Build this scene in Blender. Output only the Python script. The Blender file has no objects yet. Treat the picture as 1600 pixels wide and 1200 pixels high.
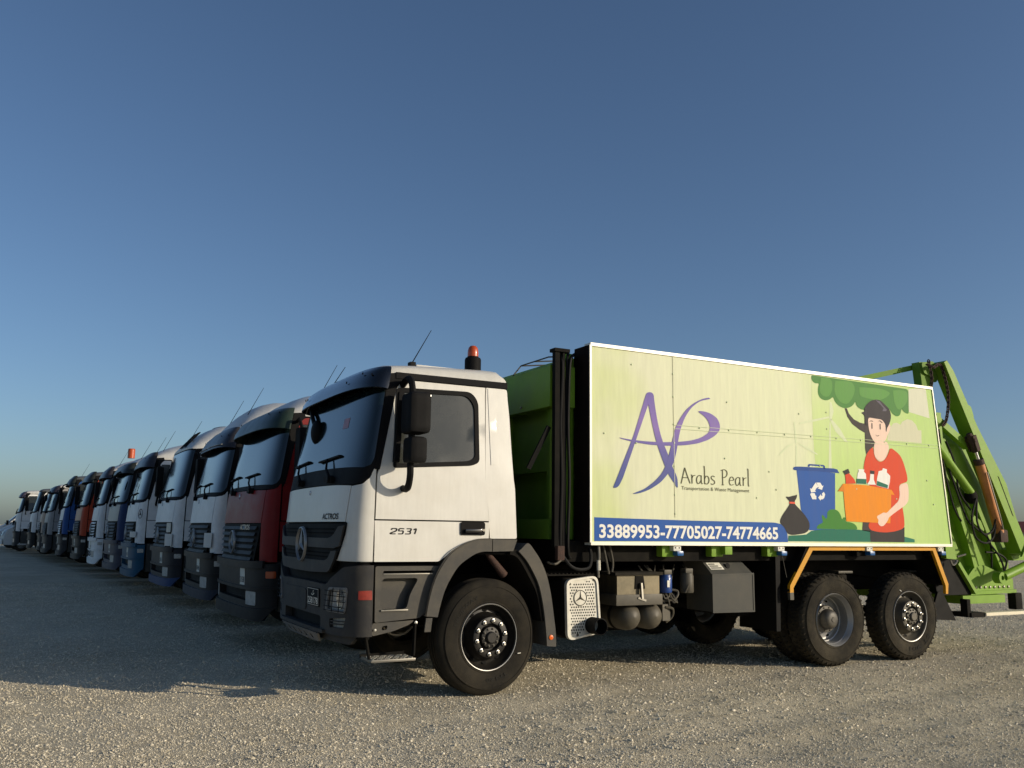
import bpy, bmesh, math, random
from mathutils import Vector, Matrix, noise
from mathutils.geometry import delaunay_2d_cdt
random.seed(7)
R = math.radians
scene = bpy.context.scene
col = scene.collection
# ------------------------------------------------------------------ camera
# world: x runs back along the refuse truck, y away from the camera across the row, z up
CAM = Vector((-3.870, -7.591, 1.500)); YAW, PIT, ROL, FPX = 0.49089, 0.16338, 0.01285, 1391.4
fw = Vector((math.sin(YAW)*math.cos(PIT), math.cos(YAW)*math.cos(PIT), math.sin(PIT)))
rt = Vector((math.cos(YAW), -math.sin(YAW), 0)); up = rt.cross(fw)
r2 = rt*math.cos(ROL)+up*math.sin(ROL); u2 = up*math.cos(ROL)-rt*math.sin(ROL)
cd = bpy.data.cameras.new('camera'); cam = bpy.data.objects.new('camera', cd); col.objects.link(cam)
cam.matrix_world = Matrix(((r2.x, u2.x, -fw.x, CAM.x), (r2.y, u2.y, -fw.y, CAM.y), (r2.z, u2.z, -fw.z, CAM.z), (0, 0, 0, 1)))
cd.sensor_fit = 'HORIZONTAL'; cd.sensor_width = 36; cd.lens = FPX/1600*36; cd.clip_start = .1; cd.clip_end = 9000
scene.camera = cam
# ------------------------------------------------------------------ sky and sun
SUN_EL, SUN_AZ = R(15.5), R(135)          # azimuth clockwise from +y
w = bpy.data.worlds.new('World'); scene.world = w; w.use_nodes = True
nt = w.node_tree; bg = nt.nodes['Background']
sky = nt.nodes.new('ShaderNodeTexSky'); sky.sky_type = 'NISHITA'; sky.sun_disc = False
sky.sun_elevation = SUN_EL; sky.sun_rotation = SUN_AZ; sky.altitude = 10
sky.air_density = .85; sky.dust_density = 1.3; sky.ozone_density = 3.3
nt.links.new(sky.outputs[0], bg.inputs[0]); bg.inputs[1].default_value = .1
sd = bpy.data.lights.new('sun', 'SUN'); sun = bpy.data.objects.new('sun', sd); col.objects.link(sun)
sd.energy = 3.6; sd.angle = R(.5); sd.color = (1, .86, .66)
tosun = Vector((math.sin(SUN_AZ)*math.cos(SUN_EL), math.cos(SUN_AZ)*math.cos(SUN_EL), math.sin(SUN_EL)))
sun.rotation_euler = tosun.to_track_quat('Z', 'Y').to_euler(); sun.location = tosun*60
vs = scene.view_settings; vs.view_transform = 'Standard'; vs.look = 'None'; vs.gamma = 1; vs.use_curve_mapping = False
vs.exposure = .12

# ------------------------------------------------------------------ materials
def lin(c):
    return tuple((v/255/12.92 if v/255 <= .04045 else ((v/255+.055)/1.055)**2.4) for v in c)
M = {}
def mat(name, rgb, rough=.5, metal=0, var=.12, scale=6, bump=0, bscale=80, coat=0, dust=0, spec=.5, streak=False):
    m = bpy.data.materials.new(name); m.use_nodes = True; t = m.node_tree; N, Lk = t.nodes, t.links
    p = N['Principled BSDF']; c = lin(rgb) if max(rgb) > 1.001 else tuple(rgb)
    p.inputs['Metallic'].default_value = metal; p.inputs['Specular IOR Level'].default_value = spec
    tc = N.new('ShaderNodeTexCoord'); nz = N.new('ShaderNodeTexNoise'); nz.inputs['Scale'].default_value = scale; nz.inputs['Detail'].default_value = 6
    nz.inputs['Roughness'].default_value = .65
    if streak:
        mp = N.new('ShaderNodeMapping'); mp.inputs['Scale'].default_value = (5, 5, .5); Lk.new(tc.outputs['Object'], mp.inputs[0]); Lk.new(mp.outputs[0], nz.inputs['Vector'])
    else: Lk.new(tc.outputs['Object'], nz.inputs['Vector'])
    rmp = N.new('ShaderNodeMapRange'); rmp.inputs[1].default_value = .3; rmp.inputs[2].default_value = .7; rmp.inputs[3].default_value = 1-var; rmp.inputs[4].default_value = 1+var*.6
    Lk.new(nz.outputs[0], rmp.inputs[0])
    mx = N.new('ShaderNodeMix'); mx.data_type = 'RGBA'; mx.blend_type = 'MULTIPLY'; mx.inputs[0].default_value = 1; mx.inputs[6].default_value = (*c, 1)
    Lk.new(rmp.outputs[0], mx.inputs[7]); out = mx.outputs[2]
    if dust:
        n2 = N.new('ShaderNodeTexNoise'); n2.inputs['Scale'].default_value = 2.3; n2.inputs['Detail'].default_value = 8; n2.inputs['Roughness'].default_value = .7
        Lk.new(tc.outputs['Object'], n2.inputs['Vector'])
        r3 = N.new('ShaderNodeMapRange'); r3.inputs[1].default_value = .42; r3.inputs[2].default_value = .75; r3.inputs[3].default_value = dust*.15; r3.inputs[4].default_value = dust
        Lk.new(n2.outputs[0], r3.inputs[0]); m2 = N.new('ShaderNodeMix'); m2.data_type = 'RGBA'
        m2.inputs[7].default_value = (*lin((150, 138, 112)), 1); Lk.new(r3.outputs[0], m2.inputs[0]); Lk.new(out, m2.inputs[6]); out = m2.outputs[2]
    Lk.new(out, p.inputs['Base Color'])
    rr = N.new('ShaderNodeMapRange'); rr.inputs[3].default_value = max(rough-.08, .02); rr.inputs[4].default_value = min(rough+.14, 1)
    Lk.new(nz.outputs[0], rr.inputs[0]); Lk.new(rr.outputs[0], p.inputs['Roughness'])
    if coat: p.inputs['Coat Weight'].default_value = coat; p.inputs['Coat Roughness'].default_value = .08
    if bump:
        n3 = N.new('ShaderNodeTexNoise'); n3.inputs['Scale'].default_value = bscale; n3.inputs['Detail'].default_value = 3
        Lk.new(tc.outputs['Object'], n3.inputs['Vector']); b = N.new('ShaderNodeBump'); b.inputs['Strength'].default_value = bump; b.inputs['Distance'].default_value = .02
        Lk.new(n3.outputs[0], b.inputs['Height']); Lk.new(b.outputs[0], p.inputs['Normal'])
    M[name] = m; return m
mat('white_paint', (206, 205, 198), .36, var=.05, coat=.2, dust=.2, streak=True)
mat('white_dirty', (198, 199, 196), .45, var=.1, coat=.1, dust=.25)
mat('shell_dark', (12, 12, 12), .8, spec=.1)
mat('black_plastic', (15, 15, 16), .65, bump=.15, bscale=300, spec=.14)
mat('emblem_silver', (150, 150, 148), .38, metal=.55)
mat('visor_black', (10, 11, 13), .14, coat=.6, var=.05)
mat('grey_plastic', (60, 60, 59), .65, spec=.35, dust=.25, bump=.12, bscale=260)
mat('bumper_plastic', (38, 39, 42), .62, spec=.35, dust=.13, bump=.12, bscale=260)
mat('grille_plastic', (42, 43, 46), .55, spec=.35, dust=.12)
mat('row_grille', (26, 27, 30), .55, spec=.3, dust=.08)
mat('skid_grey', (120, 120, 120), .5, metal=.2, dust=.3)
mat('rubber', (22, 21, 19), .85, spec=.2, dust=.1, bump=.15, bscale=200)
mat('rubber_rear', (20, 20, 19), .9, spec=.2, dust=.2, bump=.3, bscale=120)
mat('rim_black', (11, 11, 12), .45, spec=.35, dust=.04)
mat('rim_silver', (158, 158, 156), .38, metal=.5, dust=.18)
mat('hub_grey', (60, 60, 58), .5, metal=.3, dust=.3)
mat('chrome', (200, 200, 200), .18, metal=1, var=.05)
mat('nut_steel', (205, 203, 195), .3, metal=.85)
mat('steel', (130, 128, 122), .4, metal=.8, dust=.2)
mat('galvanised', (205, 203, 192), .45, metal=.15, var=.2, scale=14, dust=.3)
mat('tank_grey', (66, 64, 58), .5, spec=.35, dust=.22)
mat('box_metal', (84, 79, 64), .42, metal=.5, var=.35, scale=18, dust=.4)
mat('grey_box', (58, 60, 58), .6, spec=.3, dust=.12)
mat('chassis_black', (10, 10, 10), .8, spec=.15, dust=.04)
mat('green_paint', (112, 152, 32), .5, var=.16, scale=3, spec=.3, dust=.12)
mat('green_shade', (96, 136, 36), .6, var=.2, scale=3, spec=.25, dust=.15)  # darker copy of the green, shade painted into shadowed parts
mat('yellow_tape', (200, 142, 8), .5, var=.12, spec=.3)
mat('blue_lamp', (30, 90, 150), .25, coat=.5)
mat('blue_filter', (24, 62, 128), .4, coat=.3)
mat('lamp_white', (215, 215, 205), .3, dust=.1)
mat('red_reflector', (142, 46, 32), .5, var=.25, scale=30)
mat('orange_lens', (176, 72, 24), .3, coat=.3)
mat('orange_refl', (225, 100, 20), .35)
mat('tyre_lettering', (40, 39, 36), .8, spec=.2)
mat('rust', (62, 42, 34), .8, var=.4, scale=25, bump=.3)
mat('orange_cyl', (186, 116, 48), .55, var=.3, scale=10, dust=.2)
mat('hose', (14, 14, 14), .65, spec=.25)
mat('frame_white', (215, 212, 200), .4, dust=.15, metal=.2)
mat('pale_bar', (222, 214, 188), .5, dust=.1)
mat('label_white', (215, 213, 200), .5)
mat('lens', (165, 166, 160), .25, coat=.3, var=.35, scale=26)
mat('row_lens', (172, 172, 166), .3, var=.3, scale=18, coat=.3)
mat('number_black', (8, 8, 8), .7, spec=.2)
mat('sticker_pink', (150, 96, 104), .4)
mat('text_dark', (26, 26, 28), .5, spec=.2)
mat('text_chrome', (170, 170, 170), .25, metal=.8)
def glass(name, rgb, rough=.03):
    m = mat(name, rgb, rough, var=.06, scale=1.2, spec=.6); p = m.node_tree.nodes['Principled BSDF']
    p.inputs['IOR'].default_value = 1.5; p.inputs['Coat Weight'].default_value = .3 if rough < .1 else 0; p.inputs['Coat Roughness'].default_value = .03
glass('windscreen_glass', (14, 25, 27), .05); glass('side_glass', (36, 39, 33), .2)
# printed colours of the advertising sheet
for n, c in dict(art_pale=(206, 208, 186), art_cloud=(200, 200, 172), art_turbine=(204, 214, 178), art_leaf=(74, 128, 62), art_leaf2=(92, 146, 72), art_trunk=(58, 54, 52),
                 art_bush=(58, 122, 44), art_blue=(36, 84, 158), art_bluedark=(32, 72, 140), art_white=(226, 226, 220), art_black=(42, 40, 42), art_red=(214, 84, 62),
                 art_teal=(22, 104, 84), art_teal2=(30, 112, 88), art_orange=(206, 66, 30), art_skin=(228, 200, 182), art_hair=(50, 46, 52), art_hair2=(98, 94, 108),
                 art_box=(222, 134, 14), art_box2=(206, 122, 22), art_text=(92, 92, 68)).items():
    mat(n, c, .62, var=.07, scale=5, spec=.22, streak=True)
def wobble(name, sc, st, dist):
    t = M[name].node_tree; N, Lk = t.nodes, t.links; tc = N.new('ShaderNodeTexCoord'); n = N.new('ShaderNodeTexNoise'); mp = N.new('ShaderNodeMapping'); mp.inputs['Scale'].default_value = sc
    n.inputs['Scale'].default_value = 1; n.inputs['Detail'].default_value = 2; b = N.new('ShaderNodeBump'); b.inputs['Strength'].default_value = st; b.inputs['Distance'].default_value = dist
    Lk.new(tc.outputs['Object'], mp.inputs[0]); Lk.new(mp.outputs[0], n.inputs['Vector']); Lk.new(n.outputs[0], b.inputs['Height']); Lk.new(b.outputs[0], N['Principled BSDF'].inputs['Normal'])
wobble('white_paint', (2.2, 2.2, 2.2), .25, .03); wobble('white_dirty', (3, 3, 3), .3, .03); wobble('green_paint', (4, 4, 4), .3, .02)
def gradmat(name, stops, axis, lo, hi, rough=.55, wob=.0):
    m = mat(name, (200, 200, 200), rough, var=.09, scale=4, spec=.3, streak=True); t = m.node_tree; N, Lk = t.nodes, t.links
    tc = N.new('ShaderNodeTexCoord'); sp = N.new('ShaderNodeSeparateXYZ'); Lk.new(tc.outputs['Object'], sp.inputs[0])
    nz = N.new('ShaderNodeTexNoise'); nz.inputs['Scale'].default_value = 1.1; nz.inputs['Detail'].default_value = 2; Lk.new(tc.outputs['Object'], nz.inputs['Vector'])
    mr = N.new('ShaderNodeMapRange'); mr.inputs[1].default_value = lo; mr.inputs[2].default_value = hi; Lk.new(sp.outputs[axis], mr.inputs[0])
    ad = N.new('ShaderNodeMath'); ad.operation = 'MULTIPLY_ADD'; ad.inputs[1].default_value = wob; Lk.new(nz.outputs[0], ad.inputs[0]); Lk.new(mr.outputs[0], ad.inputs[2])
    a2 = N.new('ShaderNodeMath'); a2.operation = 'SUBTRACT'; a2.inputs[1].default_value = wob*.5; Lk.new(ad.outputs[0], a2.inputs[0])
    cr = N.new('ShaderNodeValToRGB'); Lk.new(a2.outputs[0], cr.inputs[0]); el = cr.color_ramp.elements
    while len(el) < len(stops): el.new(.5)
    for e, (p, c) in zip(el, stops): e.position = p; e.color = (*lin(c), 1)
    mx = [n for n in N if n.type == 'MIX' and n.blend_type == 'MULTIPLY'][0]; Lk.new(cr.outputs[0], mx.inputs[6]); return m
gradmat('panel_print', [(0, (194, 204, 146)), (.10, (208, 211, 180)), (.55, (206, 212, 176)), (.76, (178, 203, 126)), (1, (164, 197, 106))], 0, 1.1, 6.6, wob=.35)
gradmat('art_field', [(0, (164, 198, 100)), (.6, (182, 206, 130)), (1, (196, 209, 154))], 2, 1.4, 3.4, wob=.3)
gradmat('art_logo', [(0, (50, 72, 134)), (.45, (84, 80, 150)), (.7, (122, 98, 168)), (1, (96, 82, 156))], 2, 1.95, 2.95, wob=.35)

wobble('panel_print', (6, 6, 1.1), .35, .02)
# ------------------------------------------------------------------ mesh helpers
def setprops(o, label=None, cat=None, group=None, kind=None):
    for k, v in (('label', label), ('category', cat), ('group', group), ('kind', kind)):
        if v: o[k] = v
    return o
def make_mesh(name, V, F, smooth=35, fix=False):
    me = bpy.data.meshes.new(name); me.from_pydata([tuple(v) for v in V], [], F)
    if fix:
        bm = bmesh.new(); bm.from_mesh(me); bmesh.ops.recalc_face_normals(bm, faces=bm.faces); bm.to_mesh(me); bm.free()
    if smooth:
        me.shade_smooth(); me.set_sharp_from_angle(angle=R(smooth))
    me.materials.append(None); return me
def put(name, me, m, parent=None, **kw):
    o = bpy.data.objects.new(name, me); col.objects.link(o)
    o.material_slots[0].link = 'OBJECT'; o.material_slots[0].material = M[m] if isinstance(m, str) else m
    if parent: o.parent = parent
    return setprops(o, **kw)
def empty(name, loc=(0, 0, 0), rz=0, parent=None, **kw):
    o = bpy.data.objects.new(name, None); col.objects.link(o); o.location = loc; o.rotation_euler = (0, 0, rz); o.empty_display_size = .2
    if parent: o.parent = parent
    return setprops(o, **kw)
CACHE = {}
def cached(key, fn):
    if key not in CACHE: CACHE[key] = fn()
    return CACHE[key]
def inside(p, loops):
    r = False
    for L in loops:
        n = len(L); j = n-1
        for i in range(n):
            (xi, yi), (xj, yj) = L[i], L[j]
            if (yi > p[1]) != (yj > p[1]) and p[0] < (xj-xi)*(p[1]-yi)/(yj-yi)+xi: r = not r
            j = i
    return r
def dens(L, step):
    o = []
    for i, a in enumerate(L):
        b = L[(i+1) % len(L)]; d = math.hypot(b[0]-a[0], b[1]-a[1]); n = max(1, int(math.ceil(d/step))) if step else 1
        for k in range(n): o.append((a[0]+(b[0]-a[0])*k/n, a[1]+(b[1]-a[1])*k/n))
    return o
def fill(loops, step=0):
    loops = [dens(L, step) for L in loops]; pts = []; ed = []
    for L in loops:
        s = len(pts); pts += L; ed += [(s+i, s+(i+1) % len(L)) for i in range(len(L))]
    if step:
        xs_ = [p[0] for L in loops for p in L]; ys_ = [p[1] for L in loops for p in L]
        nx = int((max(xs_)-min(xs_))/step); ny = int((max(ys_)-min(ys_))/step); B = list(pts)
        for i in range(1, nx+1):
            for j in range(1, ny+1):
                p = (min(xs_)+i*step-.003, min(ys_)+j*step-.004)
                if inside(p, loops) and min((p[0]-b[0])**2+(p[1]-b[1])**2 for b in B) > (step*.45)**2: pts.append(p)
    v, e, f, *_ = delaunay_2d_cdt([Vector(p) for p in pts], ed, [], 0, 1e-6)
    T = []
    for t in f:
        c = ((v[t[0]].x+v[t[1]].x+v[t[2]].x)/3, (v[t[0]].y+v[t[1]].y+v[t[2]].y)/3)
        if inside(c, loops): T.append(tuple(t))
    return [(p.x, p.y) for p in v], T
def slab_mesh(name, loops, fn, thick=.01, step=0, smooth=35):
    if not isinstance(loops[0], list): loops = [loops]
    v, T = fill(loops, step); n = len(v)
    V = [fn(a, b, 0) for a, b in v]; F = list(T)
    if thick:
        V += [fn(a, b, -thick) for a, b in v]; F += [(c+n, b+n, a+n) for a, b, c in T]; cnt = {}
        for t in T:
            for i in range(3):
                k = (t[i], t[(i+1) % 3]); cnt[k] = 1
        F += [(b, a, a+n, b+n) for a, b in cnt if (b, a) not in cnt]
    return make_mesh(name, V, F, smooth, fix=bool(thick))
def rnd(P, r, n=4):
    o = []; N = len(P)
    for i, p in enumerate(P):
        rr = p[2] if len(p) > 2 else r
        a, b = P[i-1], P[(i+1) % N]; p = Vector(p[:2]); u = Vector(a[:2])-p; v = Vector(b[:2])-p
        if rr <= 0 or u.length < 1e-5 or v.length < 1e-5: o.append(tuple(p)); continue
        d = min(rr, u.length*.48, v.length*.48); A = p+u.normalized()*d; B = p+v.normalized()*d
        for k in range(n+1):
            t = k/n; q = A*(1-t)**2+p*2*t*(1-t)+B*t*t; o.append((q.x, q.y))
    return o
def inset(P, d):
    c = Vector((sum(p[0] for p in P)/len(P), sum(p[1] for p in P)/len(P))); o = []
    hx = max(abs(p[0]-c.x) for p in P); hy = max(abs(p[1]-c.y) for p in P)
    return [(c.x+(p[0]-c.x)*(1-d/hx), c.y+(p[1]-c.y)*(1-d/hy)) for p in P]
def side(y): return lambda a, b, o: Vector((a, y-o, b))           # flat sheets on the camera side
def frame(o, A, B, N):
    o, A, B, N = map(Vector, (o, A, B, N)); return lambda a, b, c: o+A*a+B*b+N*c
def box_mesh(name, x, y, z, r=.01, seg=2):
    bm = bmesh.new(); bmesh.ops.create_cube(bm, size=1)
    for v in bm.verts: v.co = Vector(((x[0]+x[1])/2+v.co.x*(x[1]-x[0]), (y[0]+y[1])/2+v.co.y*(y[1]-y[0]), (z[0]+z[1])/2+v.co.z*(z[1]-z[0])))
    if r: bmesh.ops.bevel(bm, geom=bm.edges[:], offset=min(r, .45*min(x[1]-x[0], y[1]-y[0], z[1]-z[0])), segments=seg, profile=.7, affect='EDGES')
    me = bpy.data.meshes.new(name); bm.to_mesh(me); bm.free(); me.shade_smooth(); me.set_sharp_from_angle(angle=R(40)); me.materials.append(None); return me
def tube_vf(path, r, n=8, caps=True):
    P = [Vector(p) for p in path]; V = []; F = []; prev = None
    for i, p in enumerate(P):
        d = (P[min(i+1, len(P)-1)]-P[max(i-1, 0)]).normalized()
        a = prev-d*prev.dot(d) if prev else d.orthogonal()
        a.normalize(); prev = a; b = d.cross(a); rr = r[i] if isinstance(r, (list, tuple)) else r
        V += [p+(a*math.cos(2*math.pi*k/n)+b*math.sin(2*math.pi*k/n))*rr for k in range(n)]
    for i in range(len(P)-1):
        for k in range(n): F.append((i*n+k, i*n+(k+1) % n, (i+1)*n+(k+1) % n, (i+1)*n+k))
    if caps: F += [tuple(range(n-1, -1, -1)), tuple(range((len(P)-1)*n, len(P)*n))]
    return V, F
def join(parts):
    V = []; F = []
    for v, f in parts:
        s = len(V); V += list(v); F += [tuple(i+s for i in t) for t in f]
    return V, F
def tube_mesh(name, path, r, n=8): return make_mesh(name, *tube_vf(path, r, n), 40)
def spline(P, n=6):
    P = [Vector(p) for p in P]; o = []
    for i in range(len(P)-1):
        a, b, c, d = P[max(i-1, 0)], P[i], P[i+1], P[min(i+2, len(P)-1)]
        for k in range(n):
            t = k/n; o.append(.5*((2*b)+(c-a)*t+(2*a-5*b+4*c-d)*t*t+(3*b-a-3*c+d)*t**3))
    return o+[P[-1]]
def box_vf(x, y, z):
    V = [Vector((a, b, c)) for a in x for b in y for c in z]
    return V, [(0, 1, 3, 2), (4, 6, 7, 5), (0, 4, 5, 1), (2, 3, 7, 6), (0, 2, 6, 4), (1, 5, 7, 3)]
def bar_vf(a, b, w, h, upv=(0, 0, 1)):
    a, b = Vector(a), Vector(b); d = (b-a).normalized(); u = Vector(upv); s = d.cross(u).normalized()*w/2; u = s.cross(d).normalized()*h/2
    V = [a-s-u, a+s-u, a+s+u, a-s+u, b-s-u, b+s-u, b+s+u, b-s+u]
    return V, [(3, 2, 1, 0), (4, 5, 6, 7), (0, 1, 5, 4), (1, 2, 6, 5), (2, 3, 7, 6), (3, 0, 4, 7)]
def lathe_vf(prof, fn, n=32, close=False):
    V = []; F = []; m = len(prof)
    for k in range(n):
        t = 2*math.pi*k/n
        V += [fn(r*math.cos(t), r*math.sin(t), h) for r, h in prof]
    for k in range(n):
        a, b = k*m, ((k+1) % n)*m
        for i in range(m-1 if not close else m):
            j = (i+1) % m; F.append((a+i, a+j, b+j, b+i))
    return V, F
def lathe_mesh(name, prof, fn, n=32, close=False, smooth=35): return make_mesh(name, *lathe_vf(prof, fn, n, close), smooth, fix=True)
def text_mesh(body, fn, x0, x1, z0, z1, bold=0, shear=0, space=1):
    cu = bpy.data.curves.new('t', 'FONT'); cu.body = body; cu.offset = bold; cu.shear = shear; cu.space_character = space; cu.resolution_u = 3; cu.fill_mode = 'FRONT'
    ob = bpy.data.objects.new('t', cu); col.objects.link(ob); dg = bpy.context.evaluated_depsgraph_get()
    me = bpy.data.meshes.new_from_object(ob.evaluated_get(dg)); bpy.data.objects.remove(ob)
    xs_ = [v.co.x for v in me.vertices]; ys_ = [v.co.y for v in me.vertices]; a0, a1, b0, b1 = min(xs_), max(xs_), min(ys_), max(ys_)
    for v in me.vertices: v.co = fn(x0+(v.co.x-a0)/(a1-a0)*(x1-x0), z0+(v.co.y-b0)/(b1-b0)*(z1-z0), 0)
    me.materials.clear(); me.materials.append(None); return me
def ribbon_vf(P, wd, fn):
    V = []; F = []; n = len(P)
    for i, p in enumerate(P):
        a, b = P[max(i-1, 0)], P[min(i+1, n-1)]; d = (Vector(b)-Vector(a)).normalized(); s = Vector((-d.y, d.x))
        ww = wd*(.55+.45*abs(d.y))/2
        V += [fn(p[0]+s.x*ww, p[1]+s.y*ww, 0), fn(p[0]-s.x*ww, p[1]-s.y*ww, 0)]
    for i in range(n-1): F.append((2*i, 2*i+1, 2*i+3, 2*i+2))
    return V, F
def star_mesh(fn, r, t=.008):
    prof = [(r-t, -t*.3), (r-t*.5, t), (r, t*.8), (r+t*.3, -t*.3)]
    parts = [lathe_vf(prof, fn, 40)]
    for k in range(3):
        a = math.pi/2+k*2*math.pi/3; c, s = math.cos(a), math.sin(a); w_ = r*.15
        V = [fn(c*r*.97, s*r*.97, t*.2), fn(-s*w_*1.0+c*w_*.58, c*w_*1.0+s*w_*.58, t*.2), fn(0, 0, t*1.6), fn(s*w_*1.0+c*w_*.58, -c*w_*1.0+s*w_*.58, t*.2)]
        parts.append((V, [(0, 1, 2), (0, 2, 3)]))
    return make_mesh('emblem', *join(parts), 20)

# ------------------------------------------------------------------ cab surface: m runs round the nose (0 = near door seam, 2K = far one), z up
K, NP, W = 1.35, 3.4, 2.5
def ip(t, z):
    if z <= t[0][0]: return t[0][1]
    for (a, b), (c, d) in zip(t, t[1:]):
        if z <= c: return b+(d-b)*(z-a)/(c-a)
    return t[-1][1]
XS = [(0.4, -1.14), (1.2, -1.16), (2.04, -1.15), (2.82, -1.04), (3.0, -1.0)]
YS = [(0, .0), (1.2, .02), (2.05, .04), (2.9, .13), (3.1, .16)]
XF = [(0.4, -1.40), (1.2, -1.43), (1.56, -1.43), (1.9, -1.40), (2.82, -1.20), (3.0, -1.14)]
def cs0(m, z):
    xs, ys, xf = ip(XS, z), ip(YS, z), ip(XF, z)
    if m <= 0: return Vector((xs-m, ys, z))
    if m >= 2*K: return Vector((xs+m-2*K, W-ys, z))
    th = m/K*math.pi/2; c = math.cos(th); s = max(math.sin(th), 0)
    return Vector((xs-(xs-xf)*s**(2/NP), W/2-(W/2-ys)*math.copysign(abs(c)**(2/NP), c), z))
def cs(m, z, o=0):
    p = cs0(m, z)
    if not o: return p
    e = .02; a = cs0(m+e, z)-cs0(m-e, z); b = cs0(m, z+e)-cs0(m, z-e); n = a.cross(b).normalized()
    if n.dot(p-Vector((.2, 1.25, p.z))) < 0: n = -n
    return p+n*o
def mx_(x, z): return ip(XS, z)-x
def my_(y, z):
    c = (W/2-y)/(W/2-ip(YS, z)); c = max(-1, min(1, c)); return math.acos(math.copysign(abs(c)**(NP/2), c))/(math.pi/2)*K
def SL(P): return [(mx_(p[0], p[1]), *p[1:]) for p in P]       # side points (x, z) -> (m, z)
def skin(off, far=False):
    if far: return lambda m, z, o: (lambda p: Vector((p.x, W-p.y, p.z)))(cs(m, z, off+o))
    return lambda m, z, o: cs(m, z, off+o)

# ------------------------------------------------------------------ shared cab pieces
def grid_mesh(name, rows, smooth=40, closed=False):
    n = len(rows[0]); V = [p for r in rows for p in r]; F = []
    for i in range(len(rows)-1):
        for k in range(n-1): F.append((i*n+k, i*n+k+1, (i+1)*n+k+1, (i+1)*n+k))
    return V, F
def shell_mesh():
    ms = [-1.39, -1.0, -.6, -.3, -.1] + [2*K*i/30 for i in range(31)] + [2*K+.1, 2*K+.3, 2*K+.6, 2*K+1, 2*K+1.39]
    def mq(m, z):
        L = (.255-.045*(z-1.28))-ip(XS, z)
        return m*L/1.39 if m < 0 else 2*K+(m-2*K)*L/1.39 if m > 2*K else m
    rows = [[cs(mq(m, z), z, -.02) for m in ms] for z in (1.28, 1.5, 1.75, 2.0, 2.3, 2.6, 2.93)]
    V, F = grid_mesh('s', rows); n = len(ms); k = len(rows)
    F += [tuple(i*n for i in range(k))+tuple(i*n+n-1 for i in range(k-1, -1, -1)), tuple(range(n)), tuple(range((k-1)*n, k*n))]
    return make_mesh('cab_shell', V, F, 40, fix=True)
def roof_mesh(prof, z0=2.93, side_pow=5, rear=.2):
    ts = [math.sin(math.pi/2*(i/14*2-1)) for i in range(15)]; rows = []
    fs = [0, .02, .05, .1, .16, .24, .34, .46, .6, .75, .88, .95, .985, 1]
    for f in fs:
        row = []
        for t in ts:
            y = W/2+t*(W/2-ip(YS, z0)-.0); m = my_(y, z0); xf_ = cs(m, z0, 0).x; x = xf_+(rear-xf_)*f
            zt = ip(prof, f); edge = (1-abs(t)**side_pow)**.4 if abs(t) < 1 else 0
            if f > .9: edge *= (1-((f-.9)/.1)**4*.5)
            row.append(Vector((x, y, z0+(zt-z0)*edge)))
        rows.append(row)
    V, F = grid_mesh('r', rows); n = len(ts); V += [Vector((v.x, v.y, z0-.03)) for v in V]; N2 = n*len(fs)
    rim = [i for i in range(n)]+[j*n+n-1 for j in range(1, len(fs))]+[(len(fs)-1)*n+i for i in range(n-2, -1, -1)]+[j*n for j in range(len(fs)-2, 0, -1)]
    for a, b in zip(rim, rim[1:]+rim[:1]): F.append((a, b, b+N2, a+N2))
    return make_mesh('roof', V, F, 45, fix=False)
def visor_mesh(rows, m0=.03, m1=2*K-.03, th=.012, nn=34):
    A = [[cs(m0+(m1-m0)*i/nn, z, o*(.55+.45*math.sin(math.pi*i/nn)**.5)) for i in range(nn+1)] for z, o in rows]
    B = [[cs(m0+(m1-m0)*i/nn, z-.004, (o-th)*(.55+.45*math.sin(math.pi*i/nn)**.5)) for i in range(nn+1)] for z, o in rows]
    return make_mesh('sun_visor', *grid_mesh('v', A+B[::-1]+A[:1]), 40, fix=True)
def mir(P): return P+[(2*K-a, *r) for a, *r in P[::-1]]
DOOR_LOW = [(-1.157, 1.215), (-.54, 1.215, .02), (-.43, 1.285), (-.33, 1.335), (-.24, 1.382), (-.14, 1.412), (-.03, 1.42), (-.022, 1.575), (-1.157, 1.575)]
def door_upper():
    o = rnd([(-.003, 1.588), (-.003, 1.99, .02), (-.028, 2.05, .02), (-.082, 2.80, .06), (mx_(-.9, 2.878), 2.878, .05), (mx_(-.04, 2.878), 2.878), (mx_(-.022, 1.588), 1.588)], 0)
    return o
WIN = [(-.99, 2.06, .03), (-.955, 2.79, .05), (-.21, 2.81, .09), (-.135, 2.72, .06), (-.14, 2.15, .07), (-.22, 2.115, .05)]
def win_loop(d=0): return rnd(SL([(a[0], a[1], a[2]) for a in [(p[0]+(d if p[0] < -.5 else -d), p[1]+(d if p[1] < 2.5 else -d), p[2]) for p in WIN]]), .05, 5)
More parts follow.
